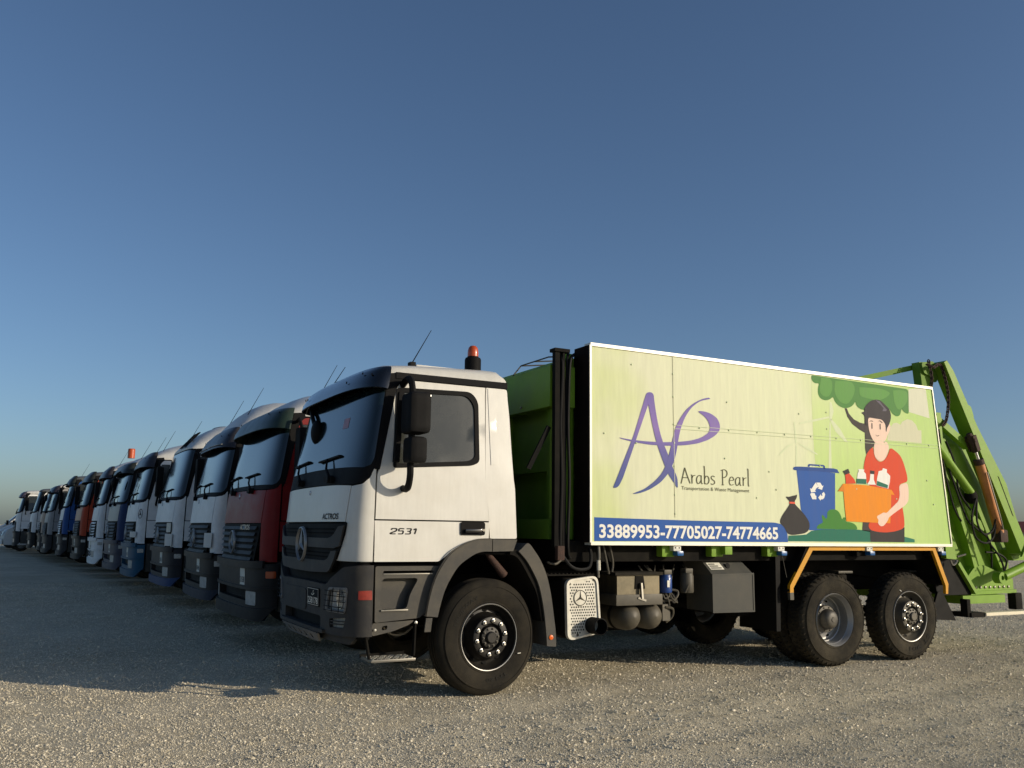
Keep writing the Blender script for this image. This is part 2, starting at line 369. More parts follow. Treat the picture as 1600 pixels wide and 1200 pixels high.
def wheel_vf_tyre(lug):
    P = [(.285, .05), (.295, .03), (.31, .018), (.318, .013), (.325, .017), (.36, .004), (.42, .0), (.455, .006), (.458, .001), (.468, .003), (.472, .012), (.50, .03), (.518, .05), (.525, .06)]
    half = P+([(.53, .075), (.53, .10), (.517, .102), (.517, .112), (.53, .114), (.53, .135), (.517, .137), (.517, .145)] if not lug else [(.522, .08), (.514, .10), (.514, .145)])
    full = half+[(r, .30-y) for r, y in half[::-1]]
    fn = lambda a, b, h: Vector((a, h, b)); parts = [lathe_vf(full, fn, 72)]
    if lug:
        n = 44
        for k in range(n):
            for sd, ph in ((0, 0), (1, .5), (2, .25), (3, .75)):
                t = 2*math.pi*(k+ph)/n; y0, y1 = ((.028, .092), (.208, .272), (.1, .145), (.155, .2))[sd]; wd = .0215
                r0, r1 = (.485 if sd < 2 else .505), .531
                V = []
                for rr in (r0, r1):
                    for yy in (y0, y1):
                        for dt in (-wd, wd):
                            r_ = rr-(.016 if (sd == 0 and yy == y0 and rr == r1) or (sd == 1 and yy == y1 and rr == r1) else 0)
                            V.append(Vector((r_*math.cos(t+dt), yy+(.008*(1 if dt > 0 else -1)), r_*math.sin(t+dt))))
                parts.append((V, [(0, 1, 3, 2), (4, 6, 7, 5), (0, 4, 5, 1), (2, 3, 7, 6), (0, 2, 6, 4), (1, 5, 7, 3)]))
    return make_mesh('tyre', *join(parts), 30, fix=True)
def yfn(a, b, h): return Vector((a, h, b))
RIM_OUT = [(.30, .03), (.303, .02), (.297, .012), (.288, .02), (.282, .05), (.272, .06), (.262, .095), (.245, .11), (.225, .105), (.205, .07), (.192, .03), (.188, .0), (.184, -.012), (.176, -.016), (.128, -.016), (.122, -.008), (.12, .03), (.10, .035)]
RIM_DEEP = [(.30, .03), (.303, .02), (.297, .01), (.288, .02), (.282, .055), (.268, .07), (.265, .16), (.26, .175), (.25, .18), (.247, .20), (.235, .215), (.21, .22), (.15, .20)]
def nut_vf(c, r=.016, h=.03):
    parts = []; fn = lambda a, b, hh: Vector((c[0]+a, c[1]-hh, c[2]+b))
    return lathe_vf([(0, h), (r*.6, h), (r*.75, h*.8), (r*.8, h*.35), (r*1.15, h*.3), (r*1.2, 0)], fn, 8)
def rim_holes(rad, y, n=10, rx=.016, rz=.022):
    parts = []
    for k in range(n):
        t = 2*math.pi*(k+.5)/n; V = [Vector((rad*math.cos(t)+rx*math.cos(q)*math.cos(t)-rz*math.sin(q)*math.sin(t), y+rx*math.cos(q)*(-.55), rad*math.sin(t)+rx*math.cos(q)*math.sin(t)+rz*math.sin(q)*math.cos(t))) for q in [2*math.pi*j/12 for j in range(12)]]
        parts.append((V, [tuple(range(12))]))
    return make_mesh('rim_openings', *join(parts), 0)
def wheel(parent, loc, kind, far=False, rz=0, detail=True, text=None):
    e = empty('wheel', loc, rz+(math.pi if far else 0), parent)
    lug = kind in ('dual', 'tag')
    put('tyre', cached(('tyre', lug), lambda: wheel_vf_tyre(lug)), 'rubber_rear' if lug else 'rubber', e)
    if not detail:
        put('rim', cached('rimf', lambda: lathe_mesh('rim', RIM_OUT+[(.09, -.0), (.05, -.03), (0, -.03)], yfn, 24)), 'rim_silver', e); return e
    if kind == 'dual':
        put('rim', cached('rimd', lambda: lathe_mesh('rim', RIM_DEEP, yfn, 48)), 'rim_silver', e)
        put('hub', cached('hubd', lambda: lathe_mesh('hub', [(.155, .21), (.155, .15), (.15, .14), (.118, .138), (.115, .10), (.105, .07), (.085, .05), (.06, .042), (.03, .04), (.028, .034), (0, .034)], yfn, 36)), 'hub_grey', e)
        bolts = cached('boltd', lambda: make_mesh('bolt', *nut_vf((0, 0, 0), .009, .012), 30, fix=True))
        for k in range(10):
            t = 2*math.pi*k/10; o = put('bolt', bolts, 'hub_grey', e); o.location = (.134*math.cos(t), .139, .134*math.sin(t))
        put('rim_openings', cached('holesd', lambda: rim_holes(.205, .214, 8)), 'number_black', e, kind='stuff')
        put('inner_tyre', cached(('tyre', True), lambda: 0), 'rubber_rear', e).location = (0, .33, 0)
    else:
        put('rim', cached('rimk', lambda: lathe_mesh('rim', RIM_OUT, yfn, 56)), 'rim_black' if kind == 'front' else 'hub_grey', e)
        put('rim_edge', cached('rime', lambda: lathe_mesh('rim_edge', [(.302, .024), (.3055, .018), (.302, .0085), (.296, .0105), (.298, .018)], yfn, 64, close=True)), 'rim_silver', e)
        put('hub', cached('hubk', lambda: lathe_mesh('hub', [(.119, .03), (.105, .03), (.10, .0), (.094, -.012), (.055, -.018), (.052, -.035), (.044, -.042), (0, -.042)], yfn, 32)), 'rim_black' if kind == 'front' else 'hub_grey', e)
        nm = cached('nut', lambda: make_mesh('nut', *nut_vf((0, 0, 0)), 30, fix=True))
        cupm = cached('cup', lambda: lathe_mesh('stud_ring', [(.024, 0), (.024, .006), (.018, .006), (.018, 0)], lambda a, b, h: Vector((a, -h, b)), 14))
        for k in range(10):
            t = 2*math.pi*(k+.3)/10; o = put('nut', nm, 'nut_steel', e); o.location = (.153*math.cos(t), -.016, .153*math.sin(t))
            o = put('nut_seat', cupm, 'chassis_black', e); o.location = (.153*math.cos(t), -.0155, .153*math.sin(t))
        for k in range(10):
            t = 2*math.pi*(k+.1)/10; o = put('hub_bolt', cached('boltk', lambda: make_mesh('hub_bolt', *nut_vf((0, 0, 0), .011, .014), 30, fix=True)), 'hub_grey', e); o.location = (.079*math.cos(t), -.014, .079*math.sin(t))
        put('rim_openings', cached('holesk', lambda: rim_holes(.236, .099)), 'number_black', e, kind='stuff')
    if kind in ('front', 'tag'):
        a_ = R(-28 if kind == 'front' else 118); put('chalk_mark', make_mesh('chalk_mark', *bar_vf((.345*math.cos(a_), -.002, .345*math.sin(a_)), (.375*math.cos(a_+.05), -.002, .375*math.sin(a_+.05)), .006, .010, (0, 1, 0)), 0), 'label_white', e)
    if text:
        for tx, a0, a1, r0, r1 in text:
            fn = lambda a, b, o: Vector((b*math.cos(a), -.0035-.0, b*math.sin(a)))
            put('sidewall_lettering', text_mesh(tx, fn, a0, a1, r0, r1, .0), 'tyre_lettering', e)
    return e

# ------------------------------------------------------------------ the refuse truck
T = empty('refuse_truck', (0, 0, 0), label='white and green refuse truck with painted advertising side, nearest in the row', cat='truck')
def P(name, loops, fn, th, m, parent=None, step=0, **kw): return put(name, slab_mesh(name, loops, fn, th, step), m, parent or T, **kw)
cab = put('cab_shell', cached('shell', shell_mesh), 'shell_dark', T)
roof = put('roof', roof_mesh([(0, 2.97), (.03, 3.02), (.1, 3.06), (.3, 3.09), (1, 3.13)]), 'white_paint', T)
put('roof_ridge', box_mesh('roof_ridge', (-.6, .1), (.55, 1.95), (3.09, 3.125), .02), 'white_paint', roof)
for far in (0, 1):
    S_ = skin(.0, far)
    d = P('door', [door_upper(), win_loop()], S_, .03, 'white_paint', step=.09)
    P('door_lower_panel', rnd(SL(DOOR_LOW), 0), skin(.005, far), .03, 'white_paint', d, .09)
    P('window_seal', [win_loop(-.012), win_loop(.03)], skin(.006, far), .02, 'black_plastic', d, .12)
    P('window', win_loop(.028), skin(-.008, far), .01, 'side_glass', d, .12)
    P('side_panel', rnd(SL([(-.012, 1.425), (.275, 1.425, .02), (.255, 1.9), (.215, 2.6), (.2, 2.88, .03), (-.028, 2.88)]), 0), S_, .03, 'white_paint', None, .09)
    P('pillar_cover', rnd(SL([(-.005, 2.12), (.07, 2.13, .06), (.062, 2.87), (-.012, 2.87)]), 0), skin(.005, far), .02, 'white_paint', None, .09)
    P('roof_drip_strip', SL([(-.97, 2.885), (.2, 2.885), (.2, 2.945), (-.97, 2.945)]), skin(.014, far), .03, 'black_plastic', None, .08)
    P('pillar_trim', rnd([(-.022, 2.03), (.02, 2.03), (.02, 2.93), (-.11, 2.945), (-.14, 2.885, .03), (-.078, 2.80)], 0), skin(.006, far), .03, 'black_plastic', None, .06)
    P('corner_panel', rnd([(.004, 1.215), (.004, 2.035), (.026, 2.035), (.084, 1.955, .02), (.25, 1.897, .04), (.548, 1.878), (.603, 1.562), (.565, 1.553), (.60, 1.48), (.755, 1.25, .03), (.79, 1.215)], 0), skin(0, far), .03, 'white_paint', None, .05)
    P('corner_fold', rnd([(.004, 1.22), (.004, 1.575), (.585, 1.545), (.60, 1.48), (.755, 1.25, .03), (.785, 1.22)], 0), skin(.005, far), .02, 'white_paint', None, .05)
    # door handle
    h = P('door_handle', rnd([(-.325, 1.455), (-.325, 1.575), (-.075, 1.575), (-.075, 1.455)], .02), (lambda a, b, o, f=far: Vector((a, (W-(.008-o) if f else .008-o), b))), .02, 'black_plastic', d)
    for zc in ((1.515,) if not far else ()):
        put('grip', box_mesh('grip', (-.29, -.12), (-.022, .0), (1.475, 1.512), .012), 'visor_black', h)
        put('lock', lathe_mesh('lock', [(.014, 0), (.012, .006), (0, .006)], lambda a, b, hh: Vector((-.098+a, -.012-hh, 1.502+b)), 12), 'steel', h)
DG = {'2': [[(0, .75), (.1, 1), (.75, 1), (.85, .75), (.7, .5), (.1, .2), (0, 0), (.85, 0)]], '5': [[(.9, 1), (.15, 1), (.08, .58), (.7, .58), (.82, .35), (.72, .03), (.05, 0)]], '3': [[(.08, 1), (.8, 1), (.85, .75), (.7, .53), (.3, .52)], [(.7, .53), (.85, .28), (.75, .02), (.0, 0)]], '1': [[(.1, .8), (.5, 1), (.42, 0)]]}
dgs = []; ad_ = 0
for ch in '2531':
    for st_ in DG[ch]: dgs.append(ribbon_vf([(-1.012+(ad_+q.x+q.y*.18)*.0575, 1.460+q.y*.046) for q in spline([(a, b, 0) for a, b in st_], 4)], .0165, side(.0203)))
    ad_ += 1.2 if ch != '1' else .8
put('model_number', make_mesh('model_number', *join(dgs), 0), 'text_dark', T, kind='stuff')
# front
hood = P('front_panel', rnd(mir([(.560, 1.883), (.95, 1.895), (K-.02, 1.90)])+[(2*K-.614, 1.562), (.614, 1.562)], 0), skin(.004), .03, 'white_paint', None, .07)
put('front_panel_badge', star_mesh(frame(cs(K, 1.845, .008), (0, -1, 0), (0, 0, 1), (-1, 0, 0)), .022, .003), 'chrome', hood)
put('badge_lettering', text_mesh('ACTROS', lambda a, b, o: cs(my_(a, b), b, .008), .74, .34, 1.582, 1.638, .02), 'text_dark', hood)
ws = P('windscreen_surround', rnd(mir([(.022, 2.05), (.088, 1.965, .03), (.255, 1.91, .04), (.55, 1.892), (K-.01, 1.908)])+[(2*K-.016, 2.9), (.016, 2.9)], 0), skin(.002), .02, 'black_plastic', None, .07)
P('windscreen', rnd(mir([(.055, 2.13, .02), (.10, 2.07, .03), (.28, 2.043), (K-.01, 2.065)])+[(2*K-.04, 2.87), (.04, 2.87)], 0), skin(.006), .006, 'windscreen_glass', ws, .07)
P('windscreen_sticker', [(.97, 2.44), (1.10, 2.44), (1.10, 2.54), (.97, 2.54)], skin(.0085), .001, 'sticker_pink', ws, .05)
def wiper(parent, y0, key, off=.0):
    b = cs(my_(y0, 1.95), 1.95, .03); c = cs(my_(y0+.12, 2.05), 2.05, .05); e = cs(my_(y0+.20, 2.15), 2.15, .04)
    pv = put('wiper', make_mesh('wiper', *join([tube_vf([b, c, e], [.017, .012, .008], 6), bar_vf(cs(my_(y0-.10, 2.17), 2.17, .02), cs(my_(y0+.5, 2.14), 2.14, .02), .016, .03, (1, 0, 0)),
        tube_vf([b+Vector((.05, 0, 0)), b+Vector((-.03, 0, 0))], .035, 8), bar_vf(cs(my_(y0-.06, 1.945), 1.945, .02), cs(my_(y0+.16, 1.955), 1.955, .02), .05, .035, (1, 0, 0))]), 40), 'black_plastic', parent)
    return pv
wiper(T, .62, 0); wiper(T, 1.62, 1)
vz = put('sun_visor', visor_mesh([(3.0, .0), (2.975, .05), (2.91, .095), (2.81, .12), (2.765, .122)], .02, 2*K-.02), 'visor_black', T)
bolt_v = lambda p: lathe_vf([(0, .006), (.010, .006), (.013, 0)], lambda a, b, h: Vector((p.x-h, p.y+a, p.z+b)), 10)
for m_, z_ in ((.35, 2.88), (.62, 2.90), (.98, 2.84), (1.72, 2.84), (2.1, 2.88), (2.3, 2.83)):
    o_ = .108*(.55+.45*math.sin(math.pi*(m_-.04)/(2*K-.08))**.5) if z_ > 2.86 else .119*(.55+.45*math.sin(math.pi*(m_-.04)/(2*K-.08))**.5)
    put('visor_bolt', make_mesh('visor_bolt', *bolt_v(cs(m_, z_, o_+.004)), 30), 'number_black', vz)
for y_ in (.5, 1.25, 2.0):
    put('visor_bracket', make_mesh('visor_bracket', *bar_vf(cs(my_(y_, 2.86), 2.86, -.02), cs(my_(y_, 2.80), 2.80, .11), .05, .02, (0, 0, 1)), 0), 'black_plastic', vz)
# kerb mirror hanging from the far end of the visor
km = put('kerb_mirror', make_mesh('kerb_mirror', *tube_vf(spline([(-1.20, 2.12, 2.80), (-1.24, 1.96, 2.74), (-1.27, 1.80, 2.66), (-1.28, 1.66, 2.56)]), .024, 8), 40), 'black_plastic', T)
def ell_mesh(name, c, rx, ry, rz, n=16):
    prof = [(math.sin(math.pi*i/10), -math.cos(math.pi*i/10)) for i in range(11)]
    return lathe_mesh(name, prof, lambda a, b, h: Vector((c[0]+a*rx, c[1]+b*ry, c[2]+h*rz)), n)
put('mirror_housing', ell_mesh('mirror_housing', (-1.29, 1.55, 2.49), .06, .10, .13), 'black_plastic', km)
# grille
gr = P('grille', rnd(mir([(.555, 1.545), (.60, 1.46), (.765, 1.24, .02), (.90, 1.11, .05)])[::1], .0), skin(.010), .04, 'number_black', None, .07)
# dark openings are real recesses with a black backing set into raised bars
def ym(y0, y1, z0, z1, y2=None, y3=None): return [(my_(y0, z1), z1), (my_(y1, z1), z1), (my_(y3 if y3 is not None else y1, z0), z0), (my_(y2 if y2 is not None else y0, z0), z0)]
GB1 = mir([(.575, 1.528), (.70, 1.520), (.84, 1.43, .05), (.95, 1.413, .03), (K-.05, 1.413)])+mir([(.67, 1.345), (.80, 1.325), (K-.05, 1.325)])[::-1]
GB2 = mir([(.735, 1.305), (.86, 1.298), (.93, 1.225, .05), (1.02, 1.21, .03), (K-.05, 1.21)])+mir([(.785, 1.225), (.905, 1.112, .05), (K-.05, 1.095)])[::-1]
P('grille_bar', rnd(GB1, 0), skin(.036), .022, 'grille_plastic', gr, .06)
P('grille_bar', rnd(GB2, 0), skin(.036), .022, 'grille_plastic', gr, .06)
for z_ in (1.46, 1.495, 1.245, 1.28):
    P('grille_slat', ym(.40, 2.1, z_-.006, z_+.006), skin(.016), .005, 'shell_dark', gr, .1)
put('star_emblem', star_mesh(frame(cs(K, 1.348, .045), (0, -1, 0), (0, 0, 1), (-1, 0, .0)), .165, .018), 'emblem_silver', gr)
for far in (0, 1): P('grille_edge', rnd([(.545, 1.55), (.59, 1.55), (.63, 1.46), (.80, 1.235), (.765, 1.225), (.585, 1.45)], 0), skin(.016, far), .01, 'number_black', gr, .06)
# bumper
BT = [(.002, 1.185), (.30, 1.18), (.55, 1.165, .05), (.84, 1.065, .05), (.96, 1.0, .04), (K-.02, 1.008)]
lamp = rnd([(.882, .983), (.425, .993), (.482, .768), (.95, .772)], .05); fog = rnd([(.872, .71), (.485, .735), (.54, .645), (.87, .632)], .02)
fl = lambda L: [(2*K-a, b) for a, b in L[::-1]]
low = rnd(ym(.62, 1.88, .60, .715), .03)
bp = P('bumper', [rnd(mir(BT)+[(2*K-.012, .58), (2*K-.9, .572), (.9, .572), (.012, .58)], 0), lamp, fog, fl(lamp), fl(fog), low], skin(.035), .07, 'bumper_plastic', None, .07)
P('bumper_backing', [(.01, .55), (.01, 1.22), (2*K-.01, 1.22), (2*K-.01, .55)], skin(-.04), .02, 'number_black', bp, .09)
for far in (0, 1):
    hl = P('headlamp', lamp, skin(.012, far), .03, 'row_lens', None, .06)
    bars = []
    for z_ in (.955, .915, .868, .82, .785): bars.append(tube_vf([(lambda p: Vector((p.x, W-p.y, p.z)) if far else p)(cs(.43+.48*i/8+(.983-z_)*.18, z_+(.0 if i else 0), .062)) for i in range(9)], .0038, 6))
    for q in (.56, .72): bars.append(tube_vf([(lambda p: Vector((p.x, W-p.y, p.z)) if far else p)(cs(q+(.98-z_)*.2, z_, .062)) for z_ in (.985, .88, .775)], .0038, 6))
    put('lamp_guard', make_mesh('lamp_guard', *join(bars), 40), 'number_black', hl)
    P('lamp_surround', [lamp, inset(lamp, .02)], skin(.046, far), .02, 'skid_grey', hl, .07)
    put('lamp_bowl', lathe_mesh('lamp_bowl', [(.085, 0), (.07, -.01), (.04, -.02), (0, -.024)], (lambda f: (lambda a, b, h: (lambda p: Vector((p.x, W-p.y, p.z)) if f else p)(cs(.66+a, .885+b, .02+h*.2))))(far), 20), 'chrome', hl)
    P('fog_lamp', fog, skin(.0, far), .02, 'lens', None, .08)
    for q in (.665, .69): P('fog_louvre', [(.875, q-.006), (.5, q+.006), (.5, q+.016), (.875, q+.004)], skin(.03, far), .01, 'bumper_plastic', None, .1)
    P('side_reflector', rnd([(.212, .968), (.014, .970), (.014, .890), (.216, .892)], .008), skin(.041, far), .006, 'red_reflector', bp, .06)
P('plate_panel', rnd(ym(1.06, 1.9, .735, .935), .03), skin(.043), .01, 'bumper_plastic', bp, .07)
pl = P('number_plate', rnd(ym(.64, 1.0, .79, .955), .006), skin(.045), .008, 'number_black', bp, .1)
P('plate_rim', [rnd(ym(.645, .995, .795, .95), .006), rnd(ym(.655, .985, .803, .942), .006)], skin(.0465), .001, 'label_white', pl, .1) if 0 else None
put('plate_digits', text_mesh('258178', lambda a, b, o: cs(my_(a, b), b, .0475), .97, .67, .81, .87, .02), 'label_white', pl)
put('plate_script', make_mesh('plate_script', *join([ribbon_vf([tuple(p) for p in spline([(a, b, 0) for a, b in L], 5)], .011, lambda a, b, o: cs(my_(a, b), b, .0475)) for L in ([(.86, .90), (.83, .888), (.80, .893), (.77, .905)], [(.80, .893), (.805, .92), (.79, .93)])]), 0), 'label_white', pl)
for z0, z1, y0, y1 in ((.798, .802, .655, .985), (.943, .947, .655, .985)): P('plate_border', ym(y0, y1, z0, z1), skin(.0472), .001, 'label_white', pl, .1)
for y0 in (.655, .981): P('plate_border', ym(y0, y0+.004, .80, .945), skin(.0472), .001, 'label_white', pl, .1)
P('bumper_ridge', rnd(ym(.5, 2.0, .572, .605), .01), skin(.065), .06, 'bumper_plastic', bp, .07)
sk = P('skid_plate', [rnd(ym(.62, 1.92, .465, .565, .75, 1.8), .03)]+[rnd(ym(y, y+.07, .49, .535), .015) for y in (.85, 1.05, 1.25, 1.45, 1.65)], lambda m, z, o: cs(m, z, .07+o+(z-.565)*.7), .02, 'skid_grey', bp, .07)
P('under_bumper', rnd([(.3, .585), (2*K-.3, .585), (2*K-.5, .50), (.5, .50)], .03), skin(-.02), .05, 'bumper_plastic', bp, .09)
# side skirt, step
sk_ = P('side_skirt', [rnd([(-1.135, 1.175), (-.50, 1.175), (-.52, 1.0), (-.62, .80), (-.70, .72), (-1.125, .69)], .02), rnd([(-1.06, 1.135), (-.58, 1.135), (-.585, 1.105), (-1.06, 1.105)], .01), rnd([(-1.07, 1.07), (-.72, 1.07), (-.80, .93), (-.83, .80), (-1.08, .80)], .04)], side(.035), .06, 'grey_plastic')
P('foothold', rnd([(-1.07, 1.07), (-.70, 1.07), (-.78, .93), (-.80, .79), (-1.085, .79)], .03), side(.115), .02, 'grey_plastic', sk_)
put('foothold_tread', box_mesh('foothold_tread', (-1.075, -.82), (.02, .12), (.785, .80), .004), 'steel', sk_)
put('foothold_tread', box_mesh('foothold_tread', (-1.06, -.585), (.03, .12), (1.10, 1.112), .004), 'steel', sk_)
P('skirt_backing', rnd([(-1.12, 1.19), (-.46, 1.19), (-.5, .95), (-.68, .7), (-1.12, .68)], .02), side(.14), .02, 'number_black', sk_)
br = P('step_bracket', [rnd([(-1.14, .685), (-.74, .70), (-.80, .66), (-.95, .61), (-1.14, .575)], .02), rnd([(-1.05, .655), (-1.0, .665), (-1.0, .63), (-1.05, .62)], .012)], side(.05), .02, 'grey_plastic')
put('bracket_bolt', lathe_mesh('bracket_bolt', [(.012, 0), (.011, .008), (0, .009)], lambda a, b, h: Vector((-1.12+a, .03-h, .63+b)), 10), 'nut_steel', br)
st = put('cab_step', make_mesh('cab_step', *join([bar_vf((-1.20, .06, .60), (-1.165, .03, .385), .05, .014, (1, 0, 0)), bar_vf((-.735, .06, .70), (-.755, .03, .395), .05, .014, (1, 0, 0)), bar_vf((-1.17, .26, .385), (-.755, .26, .395), .02, .03)]), 0), 'chassis_black', T)
put('step_plate', box_mesh('step_plate', (-1.165, -.755), (-.03, .26), (.36, .386), .008), 'steel', st)
tr = []
for i in range(11):
    for j in range(4):
        x_ = -1.14+i*.036; y_ = .0+j*.06; a = .012*(1 if (i+j) % 2 else -1); tr.append(bar_vf((x_, y_-.014, .389), (x_+a, y_+.014, .389), .008, .006))
put('step_tread', make_mesh('step_tread', *join(tr), 0), 'galvanised', st, kind='stuff')
put('step_bolt', lathe_mesh('step_bolt', [(.016, 0), (.014, .012), (0, .014)], lambda a, b, h: Vector((-.735+a, .045-h, .68+b)), 10), 'nut_steel', st)
# wheel arches
AO = [(-.66, .735), (-.63, .90), (-.58, 1.06), (-.515, 1.18), (-.43, 1.285), (-.34, 1.345), (-.24, 1.39), (-.14, 1.415), (-.012, 1.42)]
AI = [(-.012, 1.305), (-.10, 1.305), (-.18, 1.285), (-.27, 1.235), (-.35, 1.175), (-.42, 1.08), (-.48, .97), (-.52, .85), (-.55, .725)]
def sm(P_): return [(p.x, p.y) for p in spline([(a, b, 0) for a, b in P_], 4)]
FO = [(.30, 1.33), (.37, 1.385), (.44, 1.32), (.52, 1.21), (.585, 1.07), (.63, .90), (.66, .72), (.685, .55), (.69, .41)]
FI = [(.59, .42), (.575, .60), (.545, .80), (.50, .98), (.44, 1.10), (.36, 1.22), (.27, 1.31)]
for far in (0, 1):
    sf = (lambda a, b, o: Vector((a, W+.02+o, b))) if far else side(-.02)
    a_ = P('wheel_arch', sm(AO)+sm(AI), sf, .30, 'grey_plastic')
    P('arch_lip', sm([(a-.012, b+.0) for a, b in AO])+sm([(a-.012, b+.008) for a, b in AO])[::-1], (lambda a, b, o: Vector((a, W+.026+o, b))) if far else side(-.026), .02, 'grey_plastic', a_)
    P('wheel_arch', [(-.004, 1.42), (.255, 1.418), (.215, 1.31), (-.004, 1.305)], sf, .30, 'grey_plastic')
    P('arch_tail', [(-.66, .72), (-.60, .72), (-.615, .60), (-.675, .60)], sf, .02, 'grey_plastic')
    f_ = P('rear_fender', sm(FO)+sm(FI), (lambda a, b, o: Vector((a, W+.02+o, b))) if far else side(-.025), .42, 'grey_plastic')
    P('fender_backing', sm([(.20, 1.33), (.30, 1.30), (.42, 1.12), (.52, .92), (.57, .65)])+sm([(.54, .65), (.49, .9), (.39, 1.08), (.28, 1.24), (.19, 1.28)]), (lambda a, b, o: Vector((a, W-.0+o, b))) if far else side(.0), .4, 'chassis_black', f_)
    put('fender_reflector', lathe_mesh('fender_reflector', [(.024, 0), (.022, .008), (.008, .011), (.006, .008), (0, .008)], (lambda f: (lambda a, b, h: Vector((.632+a, (W+.02+h if f else -.025-h), .50+b))))(far), 16), 'orange_refl', f_)
put('arch_liner', make_mesh('arch_liner', *grid_mesh('l', [[Vector((.02+.66*math.cos(t), y, .62+.70*math.sin(t))) for t in [math.pi*i/16 for i in range(17)]] for y in (.30, 2.2)]), 40), 'chassis_black', T)
put('tilt_ram', make_mesh('tilt_ram', *tube_vf([(-.02, .1, 1.36), (.02, .10, 1.26), (.20, .14, 1.08)], [.03, .03, .042], 10), 40), 'rust', T)
# mirrors on the door
for far in (0, 1):
    fl_ = (lambda p: (p[0], W-p[1], p[2])) if far else (lambda p: p)
    mi = put('door_mirror', make_mesh('door_mirror', *tube_vf([fl_(p) for p in spline([(-.90, .13, 2.83), (-.91, .0, 2.86), (-.92, -.12, 2.84), (-.925, -.19, 2.72), (-.925, -.20, 2.4), (-.93, -.20, 2.1), (-.925, -.19, 1.98), (-.91, -.12, 1.89), (-.90, -.04, 1.86), (-.90, .06, 1.87)])], .032, 8), 40), 'black_plastic', T)
    yy = (W+.08, W+.34) if far else (-.34, -.08)
    put('mirror_housing', box_mesh('mirror_housing', (-1.0, -.79), yy, (2.34, 2.71), .07, 4), 'black_plastic', mi)
    put('mirror_housing', box_mesh('mirror_housing', (-.98, -.81), (yy[0]+.02, yy[1]-.02), (2.075, 2.315), .07, 4), 'black_plastic', mi)
    put('mirror_glass', box_mesh('mirror_glass', (-.802, -.796), (yy[0]+.03, yy[1]-.03), (2.37, 2.69), .002), 'chrome', mi)
    put('mirror_mount', make_mesh('mirror_mount', *bar_vf(fl_((-.955, .02, 2.74)), fl_((-.99, .0, 2.10)), .05, .05, (1, 0, 0)), 0), 'black_plastic', mi)
# beacon and aerials
bc = put('beacon_base', lathe_mesh('beacon_base', [(0, .0), (.085, 0), (.085, .13), (.078, .15), (.06, .155), (.06, .165), (0, .165)], lambda a, b, h: Vector((.045+a, .6+b, 3.11+h)), 24), 'black_plastic', T)
put('beacon_lens', lathe_mesh('beacon_lens', [(.056, .16), (.057, .2), (.054, .235), (.045, .262), (.03, .278), (0, .285)], lambda a, b, h: Vector((.045+a, .6+b, 3.11+h)), 24), 'orange_lens', bc)
put('aerial', tube_mesh('aerial', [(-.64, .6, 3.12), (-.43, .6, 3.50)], [.006, .003], 6), 'number_black', T)
put('aerial_base', box_mesh('aerial_base', (-.66, -.60), (.56, .64), (3.07, 3.15), .01), 'number_black', T)
put('aerial', tube_mesh('aerial', [(-1.18, 1.45, 2.97), (-1.10, 1.28, 3.16)], [.005, .003], 6), 'number_black', T)
# chassis
put('chassis_frame', make_mesh('chassis_frame', *join([box_vf((-1.0, 7.2), (.78, .86), (.80, 1.06)), box_vf((-1.0, 7.2), (1.64, 1.72), (.80, 1.06))]+[box_vf((x, x+.1), (.86, 1.64), (.85, 1.0)) for x in (-.9, .9, 2.2, 3.4, 5.1, 6.9)]), 0), 'chassis_black', T)
put('engine_block', box_mesh('engine_block', (-1.1, .5), (.9, 1.6), (.55, 1.25), .05), 'chassis_black', T)
for x_ in (0, 4.517, 5.82): put('axle', tube_mesh('axle', [(x_, .25, .53), (x_, 2.25, .53)], .075, 12), 'chassis_black', T)
put('differential', ell_mesh('differential', (4.517, 1.25, .53), .24, .22, .22), 'chassis_black', T)
for x_ in (4.517, 5.82):
    put('air_spring', lathe_mesh('air_spring', [(0, .0), (.10, 0), (.12, .03), (.12, .14), (.10, .17), (0, .17)], (lambda q: (lambda a, b, h: Vector((q+a, .55+b, .86+h))))(x_+.62), 16), 'rubber', T)
    put('drive_bracket', box_mesh('drive_bracket', (x_+.5, x_+.75), (.4, .75), (1.03, 1.06), .01), 'tank_grey', T)
wheel(T, (0, .02, .523), 'front', rz=R(4), text=[('TF120', R(-60), R(-95), .365, .40), ('TRUEWAY', R(165), R(110), .37, .405)])
wheel(T, (0, 2.48, .53), 'front', far=True, rz=R(4), detail=False)
wheel(T, (4.517, .02, .523), 'dual'); wheel(T, (4.517, 2.48, .53), 'dual', far=True, detail=False)
wheel(T, (5.82, .02, .523), 'tag', text=[('ST 901', R(-95+60), R(-95-5), .36, .41)]); wheel(T, (5.82, 2.48, .53), 'tag', far=True, detail=False)

